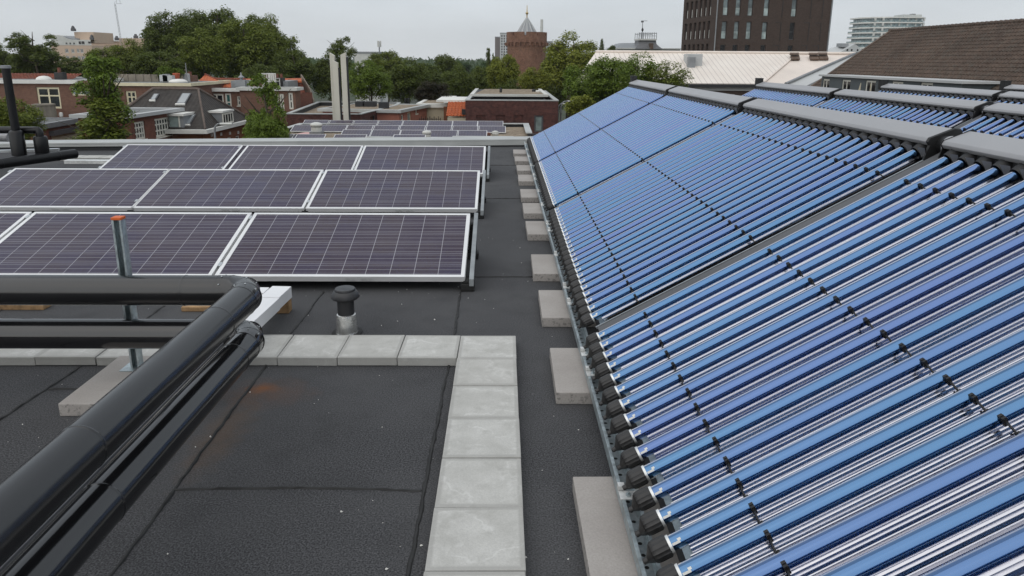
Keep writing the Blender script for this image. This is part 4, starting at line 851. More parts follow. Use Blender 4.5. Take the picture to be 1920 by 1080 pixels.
p = PD(110, 148, 52.5); b = MB(); b.box(p.x-.3, p.x+.32, 52.5, 53, zt, PD(110, 136, 52.5).z); ch = b.build('chimney', KNOB, tA); b = MB(); b.lathe([(.12, 0), (.1, .35), (.13, .36)], (p.x, 52.7, PD(110, 136, 52.5).z), 10); b.build('chimney_pot', BRR, ch, True)
p = PD(82, 147, 51.5); b = MB(); b.lathe([(.5, 0), (.45, .12), (.28, .22), (.05, .26)], (p.x, 51.5, zt+.02), 20); b.build('skylight_dome', WHITEP, tA, True)
# its rear extension with garage door (wall runs along the line of sight)
zE = PD(70, 236, 42).z; PE0, PE1 = (PD(70, 236, 42).x-.2, 42), (PD(135, 225.5, 46.5).x, 47.5)
t, q, n = house('rear_extension', 'flat-roofed dark brick rear extension with a cream garage door', 'building', PE0, PE1, zE, 9, BRR, [], None, coping=LEAD, roofmat=BITF, cope_h=.3, over=.2)
ops = rect(PE0, PE1, 97, 249, 150, 273); b = MB(); u0, u1, z0, z1 = ops; b.obox(q(u0, z0-1.2, .04), q(u1, z0-1.2, .04)-q(u0, z0-1.2, .04), Vector((0, 0, z1-z0+1.2)), q(u0, 0, -.02)-q(u0, 0, .04)); b.build('garage_door', CREAM, t)
b = MB(); b.obox(q(u0-.2, z1, .0), q(u1, z1, 0)-q(u0-.2, z1, 0), Vector((0, 0, .28)), q(u0, 0, -.3)-q(u0, 0, 0)); b.build('lintel', DGREY, t)
p = PZ(85, 219, zE+.02); b = MB(); b.lathe([(.72, 0), (.66, .75), (.7, .76), (.7, .85), (.6, .87)], p, 14); tag(b.build('slatted_tub', CONC, None, False, loc=p), 'weathered grey slatted tub standing on the flat extension roof', 'tub')
for dx, dy, s in ((-.85, .3, .16), (.95, .2, .13)): b = MB(); b.lathe([(s*.8, 0), (s, s), (s*.8, s*2), (s*.3, s*2.2)], p+Vector((dx, dy, 0)), 10); tag(b.build('plant_pot', WHITEP, None, True, loc=p+Vector((dx, dy, 0))), 'small white pot beside the slatted tub, %s of it' % ('left' if dx < 0 else 'right'), 'pot')
# house with roof terrace
P0, P1 = pl2(PD(170, 160, 52)), pl2(PD(356, 160, 52)); zt = PD(280, 156.5, 52).z
tB, q, n = house('terraced_house', 'brown brick house with a walled roof terrace and one tall cream window', 'house', P0, P1, zt, 8, BRB, [W(237, 170.5, 256.5, 205, nx=2, nz=3, mat=FRAMEY, fr=.13, sill=False)], gh, coping=FRAMEY, roofmat=BITF, cope_h=.22, over=.15)
x0, x1 = PD(211, 150, 56).x, PD(297, 150, 56).x; b = MB(); b.box(x0, x1, 56, 56.25, zt, PD(250, 139.5, 56).z); b.build('terrace_wall', CONC, tB); b = MB(); b.box(PD(340, 150, 56).x, PD(351, 150, 56).x, 56.3, 56.55, zt, PD(345, 138, 56).z); b.build('terrace_wall', PALEG, tB)
for i in range(1, 6): x = x0+(x1-x0)*i/6; b = MB(); b.box(x-.04, x+.04, 55.93, 56, zt, PD(250, 139.5, 56).z+.03); b.build('wall_post', CONC, tB)
p = PD(333, 152, 53.5); b = MB(); b.lathe([(.66, 0), (.62, .1), (.42, .2), (.08, .24)], (p.x, 53.6, zt+.05), 24); b.build('skylight_dome', WHITEP, tB, True)
for px, wd, hgt, m in ((306, .26, .5, PALEG), (316, .3, .45, PALEG), (310, .2, .55, MIDG)): p = PD(px, 153, 54.6); b = MB(); b.box(p.x-wd, p.x+wd, 54.6, 55.1, zt+.05, zt+.05+hgt); tag(b.build('storage_crate', m, bevel=.02, loc=(p.x, 54.8, zt)), {306: 'pale blue-grey crate on the roof terrace, left of two', 316: 'pale blue-grey crate on the roof terrace nearest the skylight dome', 310: 'darker grey crate between two pale ones on the terrace'}[px], 'crate')
p = PD(331, 144, 55.5); b = MB(); b.lathe([(.19, .1), (.24, .55), (.27, .56), (.27, .66), (.2, .67)], (p.x, 55.5, zt), 14); tag(b.build('flower_pot', plain('terracotta_pot', (.42, .10, .05), .8, 0, .2, 6), None, True, loc=(p.x, 55.5, zt)), 'orange-red plant pot on the roof terrace behind the skylight dome', 'pot')
p = PD(349, 130, 55.8); b = MB(); b.tube([(p.x, 55.8, zt), (p.x, 55.8, PD(349, 118, 55.8).z)], .035, 6); tag(b.build('thin_pole', LEAD, loc=(p.x, 55.8, zt)), 'thin grey pole at the right end of the roof terrace', 'pole')
# red brick block with paned windows
zC = PD(243, 216, 40).z; PC0 = (PD(243, 217, 40).x, 40); PC1 = (PD(333, 203, 45.4).x, 45.4)
t, q, n = house('brick_workshop', 'red brown brick block with many-paned white windows and flat grey roof', 'building', PC0, PC1, zC, 3, BRR, [W(291, 220.5, 321.5, 255.5, nx=6, nz=3, mat=FRAMEW, fr=.12), W(253, 227.5, 273, 262, nx=4, nz=3, mat=FRAMEW, fr=.12)], coping=PALEG, roofmat=BITF, cope_h=.2, over=.3)
# hipped house with dark tiled roof
ze = PD(385, 243.5, 44).z; zr = PD(330, 167, 48).z; xe = PD(385, 243, 44).x; xl = PD(262, 205, 47).x-1.2; xr1, xr0 = PD(372, 168, 48).x, PD(287, 166, 48).x
t = thing('hipped_house', ((xl+xe)/2, 48, GZ), 'orange brick house with a dark hipped tile roof, skylights and white dormers', 'house', gh)
b = MB(); slope(b, [(xl, 44, ze), (xe, 44, ze), (xr1, 48, zr), (xr0, 48, zr)]); slope(b, [(xe, 44, ze), (xe, 52, ze), (xr1, 48, zr)]); slope(b, [(xe, 52, ze), (xl, 52, ze), (xr0, 48, zr), (xr1, 48, zr)]); slope(b, [(xl, 52, ze), (xl, 44, ze), (xr0, 48, zr)]); rf = b.build('roof', TILE_D, t)
b = MB(); b.tube([(xr0, 48, zr+.02), (xr1, 48, zr+.02)], .09, 8); b.tube([(xr1, 48, zr+.02), (xe, 44, ze+.05)], .07, 8); b.tube([(xr0, 48, zr+.02), (xl, 44, ze+.05)], .1, 8); b.tube([(xr1, 48, zr+.02), (xe, 52, ze+.05)], .09, 8); b.build('ridge_tiles', plain('dusty_ridge_tile', (.115, .088, .074), .85, 0, .3, 5), rf)
xw = xe-.35; P0, P1 = (xw, 44.4), (xw, 51.6)
ops = [rect(P0, P1, *r) for r in ((395.5, 263, 402, 276), (410, 261, 419, 275), (427, 257, 434.5, 271), (442.5, 254, 450, 268))]
b = MB(); q, n = facade(b, P0, P1, GZ, ze-.05, ops); facade(b, (xl+.3, 44.4), P0, GZ, ze-.05, []); b.build('wall', BRO, t)
for o in ops: window(t, q, o, mat=FRAMEW, fr=.1)
for x in (396.5, 414, 430.5, 446): k = rect(P0, P1, x-1.3, 250.5+(396-x)*.1, x+1.3, 256+(396-x)*.1); b = MB(); b.obox(q(k[0], k[2], 0), q(k[1], k[2], 0)-q(k[0], k[2], 0), Vector((0, 0, k[3]-k[2])), q(0, 0, -.05)-q(0, 0, 0)); b.build('keystone', WHITEP, t)
b = MB(); b.box(xe-.12, xe+.22, 43.7, 52.3, ze-.22, ze+.02); b.box(xl, xe-.12, 43.7, 44.05, ze-.22, ze+.02); b.build('gutter', WHITEP, t)
def on_front(px, py):  # point of the front roof plane
    p0 = Vector((xl, 44, ze)); nn = Vector((1, 0, 0)).cross(Vector((0, 4, zr-ze))).normalized(); d = ray(px, py); return CAM+d*((p0-CAM).dot(nn)/d.dot(nn)), nn
def on_side(px, py):
    p0 = Vector((xe, 44, ze)); nn = Vector((0, 1, 0)).cross(Vector((xr1-xe, 0, zr-ze))).normalized(); nn = nn if nn.z > 0 else -nn; d = ray(px, py); return CAM+d*((p0-CAM).dot(nn)/d.dot(nn)), nn
UF = Vector((0, 4, zr-ze)).normalized()
for px, py, wd, hg in ((290.5, 183, .38, .75), (345, 186, .62, 1.25), (353, 225, .65, 1.1)):
    c, nn = on_front(px, py); ax = Vector((1, 0, 0)); b = MB(); b.obox(c-ax*wd/2-UF*hg/2, ax*wd, UF*hg, nn*.08); f = b.build('skylight', DGREY, rf); b = MB(); b.obox(c-ax*(wd/2-.07)-UF*(hg/2-.07)+nn*.082, ax*(wd-.14), UF*(hg-.14), nn*.01); b.build('pane', SKYL, f)
    b = MB(); b.obox(c-ax*wd/2-UF*(hg/2+.12), ax*wd, UF*.11, nn*.1); b.build('flashing', WHITEP, f)
# dormers: one on the front slope at left, one on the side slope
c, nn = on_front(342, 225); b = MB(); b.box(c.x-.5, c.x+.4, c.y-.75, c.y+.9, c.z-.4, c.z+.3); d1 = b.build('dormer', LEAD, rf); b = MB(); b.box(c.x-.62, c.x+.5, c.y-.9, c.y+1.0, c.z+.31, c.z+.46); b.build('dormer_roof', WHITEP, d1); b = MB(); b.box(c.x-.46, c.x+.1, c.y-.77, c.y-.752, c.z-.36, c.z+.27); b.build('pane', GLASSG, d1); b = MB(); b.box(c.x+.11, c.x+.18, c.y-.79, c.y-.753, c.z-.38, c.z+.29); b.build('frame', FRAMEW, d1)
c, nn = on_side(415, 222); b = MB(); x1 = c.x+.4; b.box(c.x-.9, x1, c.y-.9, c.y+.9, c.z-.35, c.z+.42); d2 = b.build('dormer', LEAD, rf); b = MB(); b.box(c.x-.95, x1+.12, c.y-1.0, c.y+1.0, c.z+.43, c.z+.56); b.build('dormer_roof', WHITEP, d2)
P0, P1 = (x1+.02, c.y-.9), (x1+.02, c.y+.9); qf = lambda u, z, d=0: Vector((x1+.02-d, c.y-.9+u, z))
window(d2, qf, (0, 1.8, c.z-.32, c.z+.39), .0, nx=4, mat=FRAMEW, fr=.1, sill=False)
p, nn = on_side(388, 198)
# long brown house with orange roof behind
P0, P1 = pl2(PD(352, 170, 56)), pl2(PD(452, 170, 56)); zt = PD(400, 166, 56).z
tE, q, n = house('terraced_house', 'brown brick house with a bright orange tiled roof and teal curtained window', 'house', P0, P1, zt, 9, BRB, [W(393, 175.5, 420, 206, nx=2, nz=2, tr=.42, mat=FRAMEW, fr=.14, sill=False), W(422.5, 175, 434, 208.5, nz=2, mat=FRAMEW, glass=TEAL, fr=.13, sill=False), W(444.5, 180, 451.5, 198, nz=2, mat=FRAMEW, fr=.1)], gh, coping=WHITEP, roofmat=BITF, cope_h=.26, over=.2)
x0, xm, x1 = PD(361, 150, 58).x, PD(385, 150, 58).x, PD(440, 150, 58).x; zr_ = PD(410, 149.5, 60.5).z; zh = PD(362, 140, 60.5).z
b = MB(); slope(b, [(x0, 57.8, zt+.05), (x1, 57.8, zt+.05), (x1, 60.5, zr_), (xm, 60.5, zr_), (x0+.6, 60.5, zh-.3), (x0, 60.5, zh)]); b.build('roof', TILE_O, tE)
b = MB(); b.tube([(x0, 60.45, zh+.05), (x0+.6, 60.45, zh-.25), (xm, 60.45, zr_+.06), (x1, 60.45, zr_+.06)], .1, 8); b.build('ridge_tiles', TILE_R, tE)
p = PD(355, 150, 57.2); b = MB(); b.box(p.x-.35, p.x+.35, 57, 58, zt-.4, PD(355, 141.5, 57.2).z); ch = b.build('chimney', BRB, tE); b = MB(); b.lathe([(.16, 0), (.13, .3), (.17, .31)], (p.x, 57.4, PD(355, 141.5, 57.2).z), 10); b.build('chimney_pot', BRR, ch, True)
# next house: flat terrace, stepped forward a little
P0, P1 = pl2(PD(449, 170, 55)), pl2(PD(553, 170, 55)); zt2 = PD(500, 164.8, 55).z
tF, q, n = house('terraced_house', 'brown brick house with tall narrow white windows and a flat terrace holding white chairs', 'house', P0, P1, zt2, 1.4, BRB, [W(514.5, 177, 523, 210, nz=2, mat=FRAMEW, fr=.13, sill=False), W(524.5, 176, 532.5, 209, nz=2, mat=FRAMEW, fr=.13, sill=False), W(541, 174, 549.5, 205, nz=2, mat=FRAMEW, fr=.13, sill=False)], gh, coping=OFFW, roofmat=BITF, cope_h=.24, over=.2)
b = MB(); x0, x1 = PD(440, 155, 58).x, PD(545, 155, 58).x; b.box(x0, x1, 57.2, 60, zt2-4, PD(490, 151, 58.2).z); b.build('terrace_block', LEAD, tF)
b = MB(); slope(b, [(PD(455, 148, 60).x, 60, PD(455, 152, 60).z), (PD(565, 148, 60).x, 60, PD(565, 152, 60).z), (PD(565, 148, 62).x, 62, PD(565, 146.5, 62).z), (PD(455, 148, 62).x, 62, PD(455, 147.5, 62).z)]); b.build('roof', TILE_O, tF)
for px, w2, y0, mat, pots in ((453, .4, 150, LEAD, 0), (483.5, .55, 152, BRB, 0), (514, .75, 146, KNOB, 5)):
    p = PD(px, 160, 57.3); zc = PD(px, y0, 57.3).z; b = MB(); b.box(p.x-w2, p.x+w2, 57, 57.8, zt2, zc); ch = b.build('chimney', mat, tF)
    for i in range(pots): b = MB(); b.lathe([(.12, 0), (.1, .32), (.13, .33)], (p.x-w2+.15+i*.3, 57.4, zc), 8); b.build('chimney_pot', BRR, ch, True)
p = PD(451.5, 146, 57.3); b = MB(); b.lathe([(.12, 0), (.12, .15), (.26, .2), (.07, .38), (.03, .6)], (p.x, 57.4, PD(453, 150, 57.3).z), 12); b.build('cowl', LEAD, tF, True)
# white garden chairs
def chair(px, Y, rot, label):
    x = PD(px, 160, Y).x; z = zt2+.02; t = thing('garden_chair', (x, Y, z), label, 'chair', 'white garden chairs on the terrace')
    cs, sn = math.cos(rot), math.sin(rot); T = lambda a, b_, h: Vector((x+a*cs-b_*sn, Y+a*sn+b_*cs, z+h))
    def bx(nm, a0, a1, b0, b1, h0, h1): m = MB(); m.obox(T(a0, b0, h0), T(a1, b0, h0)-T(a0, b0, h0), T(a0, b1, h0)-T(a0, b0, h0), Vector((0, 0, h1-h0))); m.build(nm, WHITEP, t)
    bx('seat', -.26, .26, -.26, .26, .42, .46)
    for a in (-.26, .21):
        for b_ in (-.26, .21): bx('leg', a, a+.05, b_, b_+.05, 0, .42)
        bx('armrest', a, a+.06, -.26, .26, .64, .68); bx('arm_post', a, a+.05, -.26, -.21, .46, .64)
    for a in (-.26, -.1, .05, .2): bx('back_slat', a, a+.08, .22, .26, .46, .98)
    bx('back_rail', -.26, .28, .215, .255, .985, 1.06)
for i, px in enumerate((499.5, 504.5, 511, 516.5)): chair(px, 55.9+(i % 2)*.5, [.5, -.4, .2, 2.8][i], ['white garden chair leftmost on the roof terrace', 'white garden chair second from left on the roof terrace', 'white garden chair third from left, below the red chimney pots', 'white garden chair rightmost on the roof terrace'][i])
# gable house with red tiles
P0, P1 = pl2(PD(551, 190, 56.5)), pl2(PD(586, 190, 60)); zt3 = PD(551, 170, 56.5).z
t = thing('gable_house', (P0[0], 57, GZ), 'red tiled gable end house with a pale stone verge at the end of the terrace', 'house', gh)
b = MB(); g = [PD(551, 171, 56.5), PD(586, 186, 60), PD(586, 250, 60), PD(551, 250, 56.5)]; zz = g[0].z
ops = [rect(P0, P1, 555, 180, 562, 193)]; q, n = facade(b, P0, P1, GZ, PD(560, 176, 57.5).z, ops); closed_back(b, P0, P1, GZ, PD(560, 176, 57.5).z, 5); b.build('wall', BRR, t); window(t, q, ops[0], mat=FRAMEW, fr=.1)
e0, e1 = PD(553, 200, 56.4), PD(582, 197, 59.8); r0, r1 = PD(541, 148, 61), PD(565, 147, 63)
b = MB(); slope(b, [PD(556, 196, 56.6), PD(578, 193, 59.6), r1, r0]); b.build('roof', TILE_R, t)
v0, v1, v2 = PD(563.5, 139, 62.5), PD(580, 166, 60.6), PD(587, 187, 60); off_ = Vector((.0, .45, -.05)); b = MB()
b.rings([[v0, v0+off_, v0+off_-Vector((0, 0, .9)), v0-Vector((0, 0, .9))], [v1, v1+off_, v1+off_-Vector((0, 0, 1.3)), v1-Vector((0, 0, 1.3))], [v2, v2+off_, v2+off_-Vector((0, 0, 8)), v2-Vector((0, 0, 8))]]); b.build('verge', STONE, t)
# ------------------------------------------------------------------ right-hand side: big buildings
# charcoal brick apartment tower
Cc = PD(1343.5, 60, 90); Rr = PD(1554, 60, 92.6); Ll = PD(1279, 60, 101.5)
t = thing('apartment_tower', (Cc.x, 95, GZ), 'charcoal brick apartment tower with tall narrow windows, top out of frame', 'building')
ZT = 26; P0, P1 = pl2(Cc), pl2(Rr); S0, S1 = pl2(Ll), pl2(Cc)
ops = []; kinds = []
cols = [(1353, 1362.5), (1376.3, 1385.5), (1399.3, 1408.5), (1429, 1438.5), (1480.5, 1490)]
zr1 = (wpx(P0, P1, 1357, 73)[1], wpx(P0, P1, 1357, 40)[1]); pitch = wpx(P0, P1, 1357, -15)[1]-zr1[1]; pitch = wpx(P0, P1, 1361, 29)[1]-zr1[0]
for f in range(-3, 5):
    for ci, (xa, xb) in enumerate(cols):
        u0, u1 = wpx(P0, P1, xa, 55)[0], wpx(P0, P1, xb, 55)[0]
        if zr1[0]+f*pitch > GZ+1: ops.append((u0, u1, zr1[0]+f*pitch, zr1[1]+f*pitch)); kinds.append((f, ci))
b = MB(); q, n = facade(b, P0, P1, GZ, ZT, ops, .22)
sops = []; zs1 = (wpx(S0, S1, 1328, 72)[1], wpx(S0, S1, 1328, 39.5)[1])
for f in range(-2, 5):
    for i in range(6):
        xa = 1283.5+i*8.45; u0, u1 = wpx(S0, S1, xa, 57)[0], wpx(S0, S1, xa+4.3, 57)[0]
        if u1 < (Vector(S1)-Vector(S0)).length: sops.append((u0, u1, zs1[0]+f*pitch, zs1[1]+f*pitch))
qs, ns = facade(b, S0, S1, GZ, ZT, sops, .3)
back = Vector((Rr.x+Ll.x-Cc.x, Rr.y+Ll.y-Cc.y)); b.face([(Rr.x, Rr.y, GZ), (back.x, back.y, GZ), (back.x, back.y, ZT), (Rr.x, Rr.y, ZT)]); b.face([(back.x, back.y, GZ), (Ll.x, Ll.y, GZ), (Ll.x, Ll.y, ZT), (back.x, back.y, ZT)]); b.face([(Ll.x, Ll.y, ZT), (Cc.x, Cc.y, ZT), (Rr.x, Rr.y, ZT), (back.x, back.y, ZT)])
b.build('wall', BRK, t)
GLT = m_glass('tower_window_glass', (.15, .19, .195), .1, .7); GLL = m_glass('tower_parapet_glass', (.30, .36, .35), .15, .6)
for o, (f, ci) in zip(ops, kinds):
    if f < -1: continue
    dark = f < 0 or (f == 0 and ci == 4); fr = window(t, q, o, .22, nz=2, tr=.46, mat=DGREY, fr=.07, glass=GLASSK if dark else GLT, sill=False)
    if f >= 0 and not (f == 0 and ci == 4): b = MB(); u0, u1, z0, z1 = o; b.face([q(u0+.07, z0+.07, .12), q(u1-.07, z0+.07, .12), q(u1-.07, z0+(z1-z0)*.45, .12), q(u0+.07, z0+(z1-z0)*.45, .12)]); b.build('glass_guard', GLL, fr)
for o in sops:
    if o[3] < -1.5: continue
    fr = window(t, qs, o, .3, mat=DGREY, fr=.05, glass=GLASSK, sill=False); b = MB(); u0, u1, z0, z1 = o; um = u0+(u1-u0)*.55; b.obox(qs(um, z0+.05, .1), qs(u1-.02, z0+.05, .1)-qs(um, z0+.05, .1), Vector((0, 0, (z1-z0)*.47)), qs(0, 0, .08)-qs(0, 0, .1)); b.build('glass_guard', OFFW, fr)
for f in range(-1, 4):  # dark strips standing in for shade at top and right of blind recesses
    for xa, xb in ((1452, 1463.5), (1506, 1516.5), (1527.5, 1538.5)):
        u0, u1 = wpx(P0, P1, xa, 55)[0], wpx(P0, P1, xb, 55)[0]; z0, z1 = zr1[0]-.15+f*pitch, zr1[1]+f*pitch; b = MB(); g = .035
        b.obox(q(u0, z1-g, -.0), q(u1, z1-g, 0)-q(u0, z1-g, 0), Vector((0, 0, g*2)), q(0, 0, -.03)-q(0, 0, 0)); b.obox(q(u1-g, z0, 0), q(u1+g, z0, 0)-q(u1-g, z0, 0), Vector((0, 0, z1-z0-g-.002)), q(0, 0, -.03)-q(0, 0, 0)); b.build('recess_shade', KNOB, t)
b = MB(); p = PD(1344.2, 50, 89.8); b.tube([(p.x-.1, 89.85, GZ), (p.x-.1, 89.85, ZT-.5)], .07, 6); b.build('downpipe', LEAD, t)
b = MB(); b.obox(q((Rr-Cc).length-.05, GZ, -.05), q((Rr-Cc).length+.12, GZ, -.05)-q((Rr-Cc).length-.05, GZ, -.05), Vector((0, 0, ZT-GZ)), Vector((0, .3, 0))); b.build('corner_trim', LEAD, t)
# pale standing-seam roof hall
e0, e1 = PD(1150, 151, 55), PD(1430, 157, 55); r0, r1, r2 = PD(1165, 93.5, 62), PD(1496, 100.5, 62), PD(1603, 99.5, 62); ex = PD(1472, 158.5, 55); zE2 = e1.z; zR2 = r1.z
t = thing('pale_roof_hall', ((e0.x+ex.x)/2, 56, GZ), 'dark brick hall with a large pale pinkish standing-seam metal roof', 'building')
b = MB(); slope(b, [(e0.x-3, 55, zE2), (e1.x, 55, zE2), (r1.x, 62, zR2), (r0.x-2.2, 62, zR2)]); rf = b.build('roof', SEAM, t)
PLAINR = plain('smooth_pale_roof_metal', (.72, .635, .565), .5, .1, .08, .8)
b = MB(); slope(b, [(e1.x+.03, 54.97, zE2-.05), (ex.x, 54.97, zE2-.05), (r2.x, 62, zR2-.05), (r1.x+.03, 62, zR2-.05)]); b.build('roof_slope', PLAINR, t)
b = MB(); b.tube([(e1.x, 55, zE2+.03), (r1.x, 62, zR2+.03)], .07, 6); b.tube([(r0.x-2.2, 62, zR2+.05), (r2.x, 62, zR2+.05)], .12, 8); b.build('ridge_cap', PLAINR, rf)
b = MB(); g0, g1 = PD(1500, 163, 54.8), PD(1622, 101, 62); b.add([(ex.x, 54.9, zE2-.1), (g0.x+.3, 54.8, g0.z), (g1.x+.3, 62, zR2-.1), (r2.x, 62, zR2), (ex.x, 54.9, zE2-1.5), (g0.x+.3, 54.8, zE2-1.5), (g1.x+.3, 62, zR2-2), (r2.x, 62, zR2-2)], [(0, 1, 2, 3), (7, 6, 5, 4), (0, 4, 5, 1), (1, 5, 6, 2), (2, 6, 7, 3), (3, 7, 4, 0)]); b.build('parapet', PALEG, t)
b = MB(); b.tube([(ex.x, 54.9, zE2+.02), (r2.x, 62, zR2+.04)], .12, 6); b.build('verge_trim', LEAD, t)
b = MB(); b.box(e0.x-3, ex.x+.1, 54.75, 54.98, zE2-.28, zE2-.06); b.build('gutter', DARKF, t)
b = MB(); b.box(e0.x-3, ex.x, 55.1, 55.3, zE2-.55, zE2-.29); b.build('soffit_band', PALEG, t)
P0, P1 = (e0.x-2.8, 55.2), (ex.x+4, 55.2); ops = [rect(P0, P1, 1300, 176.5, 1313, 185), rect(P0, P1, 1339, 160, 1346, 166), rect(P0, P1, 1364, 176.5, 1378, 186), rect(P0, P1, 1390, 180, 1410, 190)]
b = MB(); q, n = facade(b, P0, P1, GZ, zE2-.5, ops); closed_back(b, P0, P1, GZ, zE2-.5, 9); b.build('wall', BRK, t)
for o in ops: window(t, q, o, mat=OFFW if o is ops[2] else DGREY, fr=.08, glass=GLASSK, sill=False)
def roofpt(px, py): # on the main pale roof
    A_ = Vector((0, 55, zE2)); nn = Vector((1, 0, 0)).cross(Vector((0, 7, zR2-zE2))).normalized(); d = ray(px, py); return CAM+d*((A_-CAM).dot(nn)/d.dot(nn))
c0, c1 = roofpt(1279, 109), roofpt(1304, 106); cb = roofpt(1295, 122); b = MB(); b.box(c0.x, c1.x, cb.y-.2, cb.y+1.2, cb.z-.5, PD(1291, 101, cb.y-.2).z); b.build('roof_box', PALEG, t, bevel=.05)
b = MB(); d0, d1 = roofpt(1288, 125), roofpt(1302, 125); b.box(d0.x, d1.x, cb.y-.6, cb.y-.21, cb.z-.7, PD(1291, 107, cb.y-.4).z); b.build('roof_hatch', LEAD, t)
UR = Vector((0, 7, zR2-zE2)).normalized(); RN = Vector((1, 0, 0)).cross(UR)
BRS = plain('brown_open_rooflight', (.10, .065, .045), .7, 0, .3, 4)
for x0, x1, y in ((1483, 1503, 110), (1519, 1538, 110), (1536, 1556, 109.5)):
    a, b2_ = roofpt(x0, y+3.5), roofpt(x1, y-3); b = MB(); wd = b2_.x-a.x-.25; b.obox(a+RN*.02, Vector((wd*.75, 0, 0)), UR*1.0+Vector((.28, 0, 0)), RN*.14); o = b.build('rooflight', BRS, t); b = MB(); b.obox(a+RN*.3+UR*.55, Vector((wd*.8, 0, 0)), UR*.5+Vector((.2, 0, 0)), RN*.05); b.build('open_flap', BRS, o)
# big tiled roof with grey dormer
XG, XR = 22.0, 28.0; yv = PX(1672, 58, XR).y; zrg = PX(1672, 58, XR).z; g0, g1 = PX(1545, 143.5, XG), PX(1800, 152, XG); zg = (g0.z+g1.z)/2
sl_ = (zrg-zg)/(XR-XG-1.8); xe2 = XG-3.2; zat = lambda x: zrg-sl_*(XR-x)
t = thing('tiled_roof_building', (XR, 40, GZ), 'large building with a brown pantile roof and a blue-grey dormer row', 'building')
b = MB(); tiled(b, (xe2, 18, zat(xe2)), (xe2, yv, zat(xe2)), (XR, yv, zrg), (XR, 18, zrg)); slope(b, [(XR, 18, zrg), (XR, yv, zrg), (XR+5, yv, zat(XR-5)), (XR+5, 18, zat(XR-5))], .15); rf = b.build('roof', TILE_B, t)
b = MB(); k = 0; y = 18.0
while y < yv-.1: b.tube([(XR, y, zrg+.02), (XR, y+.38, zrg+.045)], [.11, .125], 8); y += .4
b.build('ridge_tiles', TILE_B, rf)
b = MB(); b.bar((xe2, yv+.06, zat(xe2)-.02), (XR, yv+.06, zrg+.02), .12, .3, (0, 1, 0)); b.build('verge', BRS, t)
b = MB(); zz = zat(xe2)-.1; b.add([(xe2+.3, 18, GZ), (xe2+.3, yv-.1, GZ), (XR+4.7, yv-.1, GZ), (XR+4.7, 18, GZ), (xe2+.3, 18, zz), (xe2+.3, yv-.1, zz), (XR, yv-.1, zrg-.2), (XR, 18, zrg-.2), (XR+4.7, yv-.1, zz), (XR+4.7, 18, zz)], [(0, 4, 5, 1), (1, 5, 6, 8, 2), (0, 3, 9, 7, 4), (2, 8, 9, 3)]); b.build('wall', BRB, t)
# dormer row: vertical face at XG, flat top running back into the roof
xb = XG+1.8; zfb = zat(XG)-.05; ya, yb2 = g1.y-.2, g0.y+.3; zd = zg-1.9
cx = [(1541, 1553.5, 148), (1577, 1593, 149.5), (1621, 1640, 151), (1670, 1691, 153), (1723.5, 1746.5, 155)]
P0, P1 = (XG, yb2), (XG, ya)
ops = [rect(P0, P1, xa, yt, xb_, yt+42) for xa, xb_, yt in cx]; ops = [(o[0], o[1], zd+.05, o[3]) for o in ops]
b = MB(); q, n = facade(b, P0, P1, zd, zg-.05, ops, .1); b.face([(XG, yb2, zd), (XG, yb2, zg-.05), (xb+.6, yb2, zg-.05)]); b.face([(XG, ya, zd), (xb+.6, ya, zg-.05), (XG, ya, zg-.05)]); dm = b.build('dormer', ANTH, t)
for o in ops: window(dm, q, o, .1, nx=2, nz=1, mat=FRAMEW, fr=.1, glass=GLASSK, sill=False)
b = MB(); b.box(XG-.18, xb+.9, ya-.25, yb2+.15, zg-.05, zg+.07); b.build('dormer_roof', PALEG, dm)
o = rect(P0, P1, 1652, 152, 1663, 175); b = MB(); b.obox(q(o[0], zd, -.02), q(o[1], zd, -.02)-q(o[0], zd, -.02), Vector((0, 0, o[3]-zd)), q(0, 0, -.06)-q(0, 0, -.02)); b.build('dark_door', BLACK, dm)
for xa, xb_, s_ in ((1611, 1621, 1), (1640, 1645, -1)):
    o = rect(P0, P1, xa, 160, xb_, 176); b = MB(); ztop = wpx(P0, P1, 1630, 156)[1]
    pts = [q(o[0], zd, -.25), q(o[1], zd, -.25), q(o[1] if s_ > 0 else o[0], ztop, -.25)]; b.add(pts+[p+Vector((-.04, 0, 0)) for p in pts], [(0, 1, 2), (5, 4, 3), (0, 3, 4, 1), (1, 4, 5, 2), (2, 5, 3, 0)]); b.build('awning_side', CREAM, dm)
DGREY2 = plain('dark_zinc_roof', (.12, .12, .125), .6, .1, .2, .6)
# grey mansard building with railing platform and weathervane
Yd = 140; z = lambda y, x=1195: PD(x, y, Yd).z; X = lambda x: PD(x, 90, Yd).x
t = thing('mansard_building', (X(1195), Yd, GZ), 'grey mansard-roofed building with a railed roof platform', 'building')
b = MB(); b.box(X(1157), X(1276), Yd, Yd+14, GZ, z(92)); b.build('wall', PALEG, t)
b = MB(); b.box(X(1155), X(1280), Yd-.4, Yd+14.4, z(92)+.01, z(90)); b.build('cornice', OFFW, t)
b = MB(); b.rings([[(X(1155), Yd-.2, z(90)), (X(1240), Yd-.2, z(90)), (X(1240), Yd+14, z(90)), (X(1155), Yd+14, z(90))], [(X(1171), Yd+4, z(80)), (X(1235), Yd+4, z(79)), (X(1235), Yd+11, z(79)), (X(1171), Yd+11, z(80))]]); b.build('roof', LEAD, t)
b = MB(); prof = [(1190, 1241, 91.5, 0), (1194, 1235, 87, .7), (1197, 1231.5, 82, 1.2), (1198, 1230.5, 75.5, 1.5)]
b.rings([[(X(l), Yd-.8+d, z(y)), (X(r), Yd-.8+d, z(y)), (X(r), Yd+6-d, z(y)), (X(l), Yd+6-d, z(y))] for l, r, y, d in prof]); b.build('turret_roof', DGREY2, t)
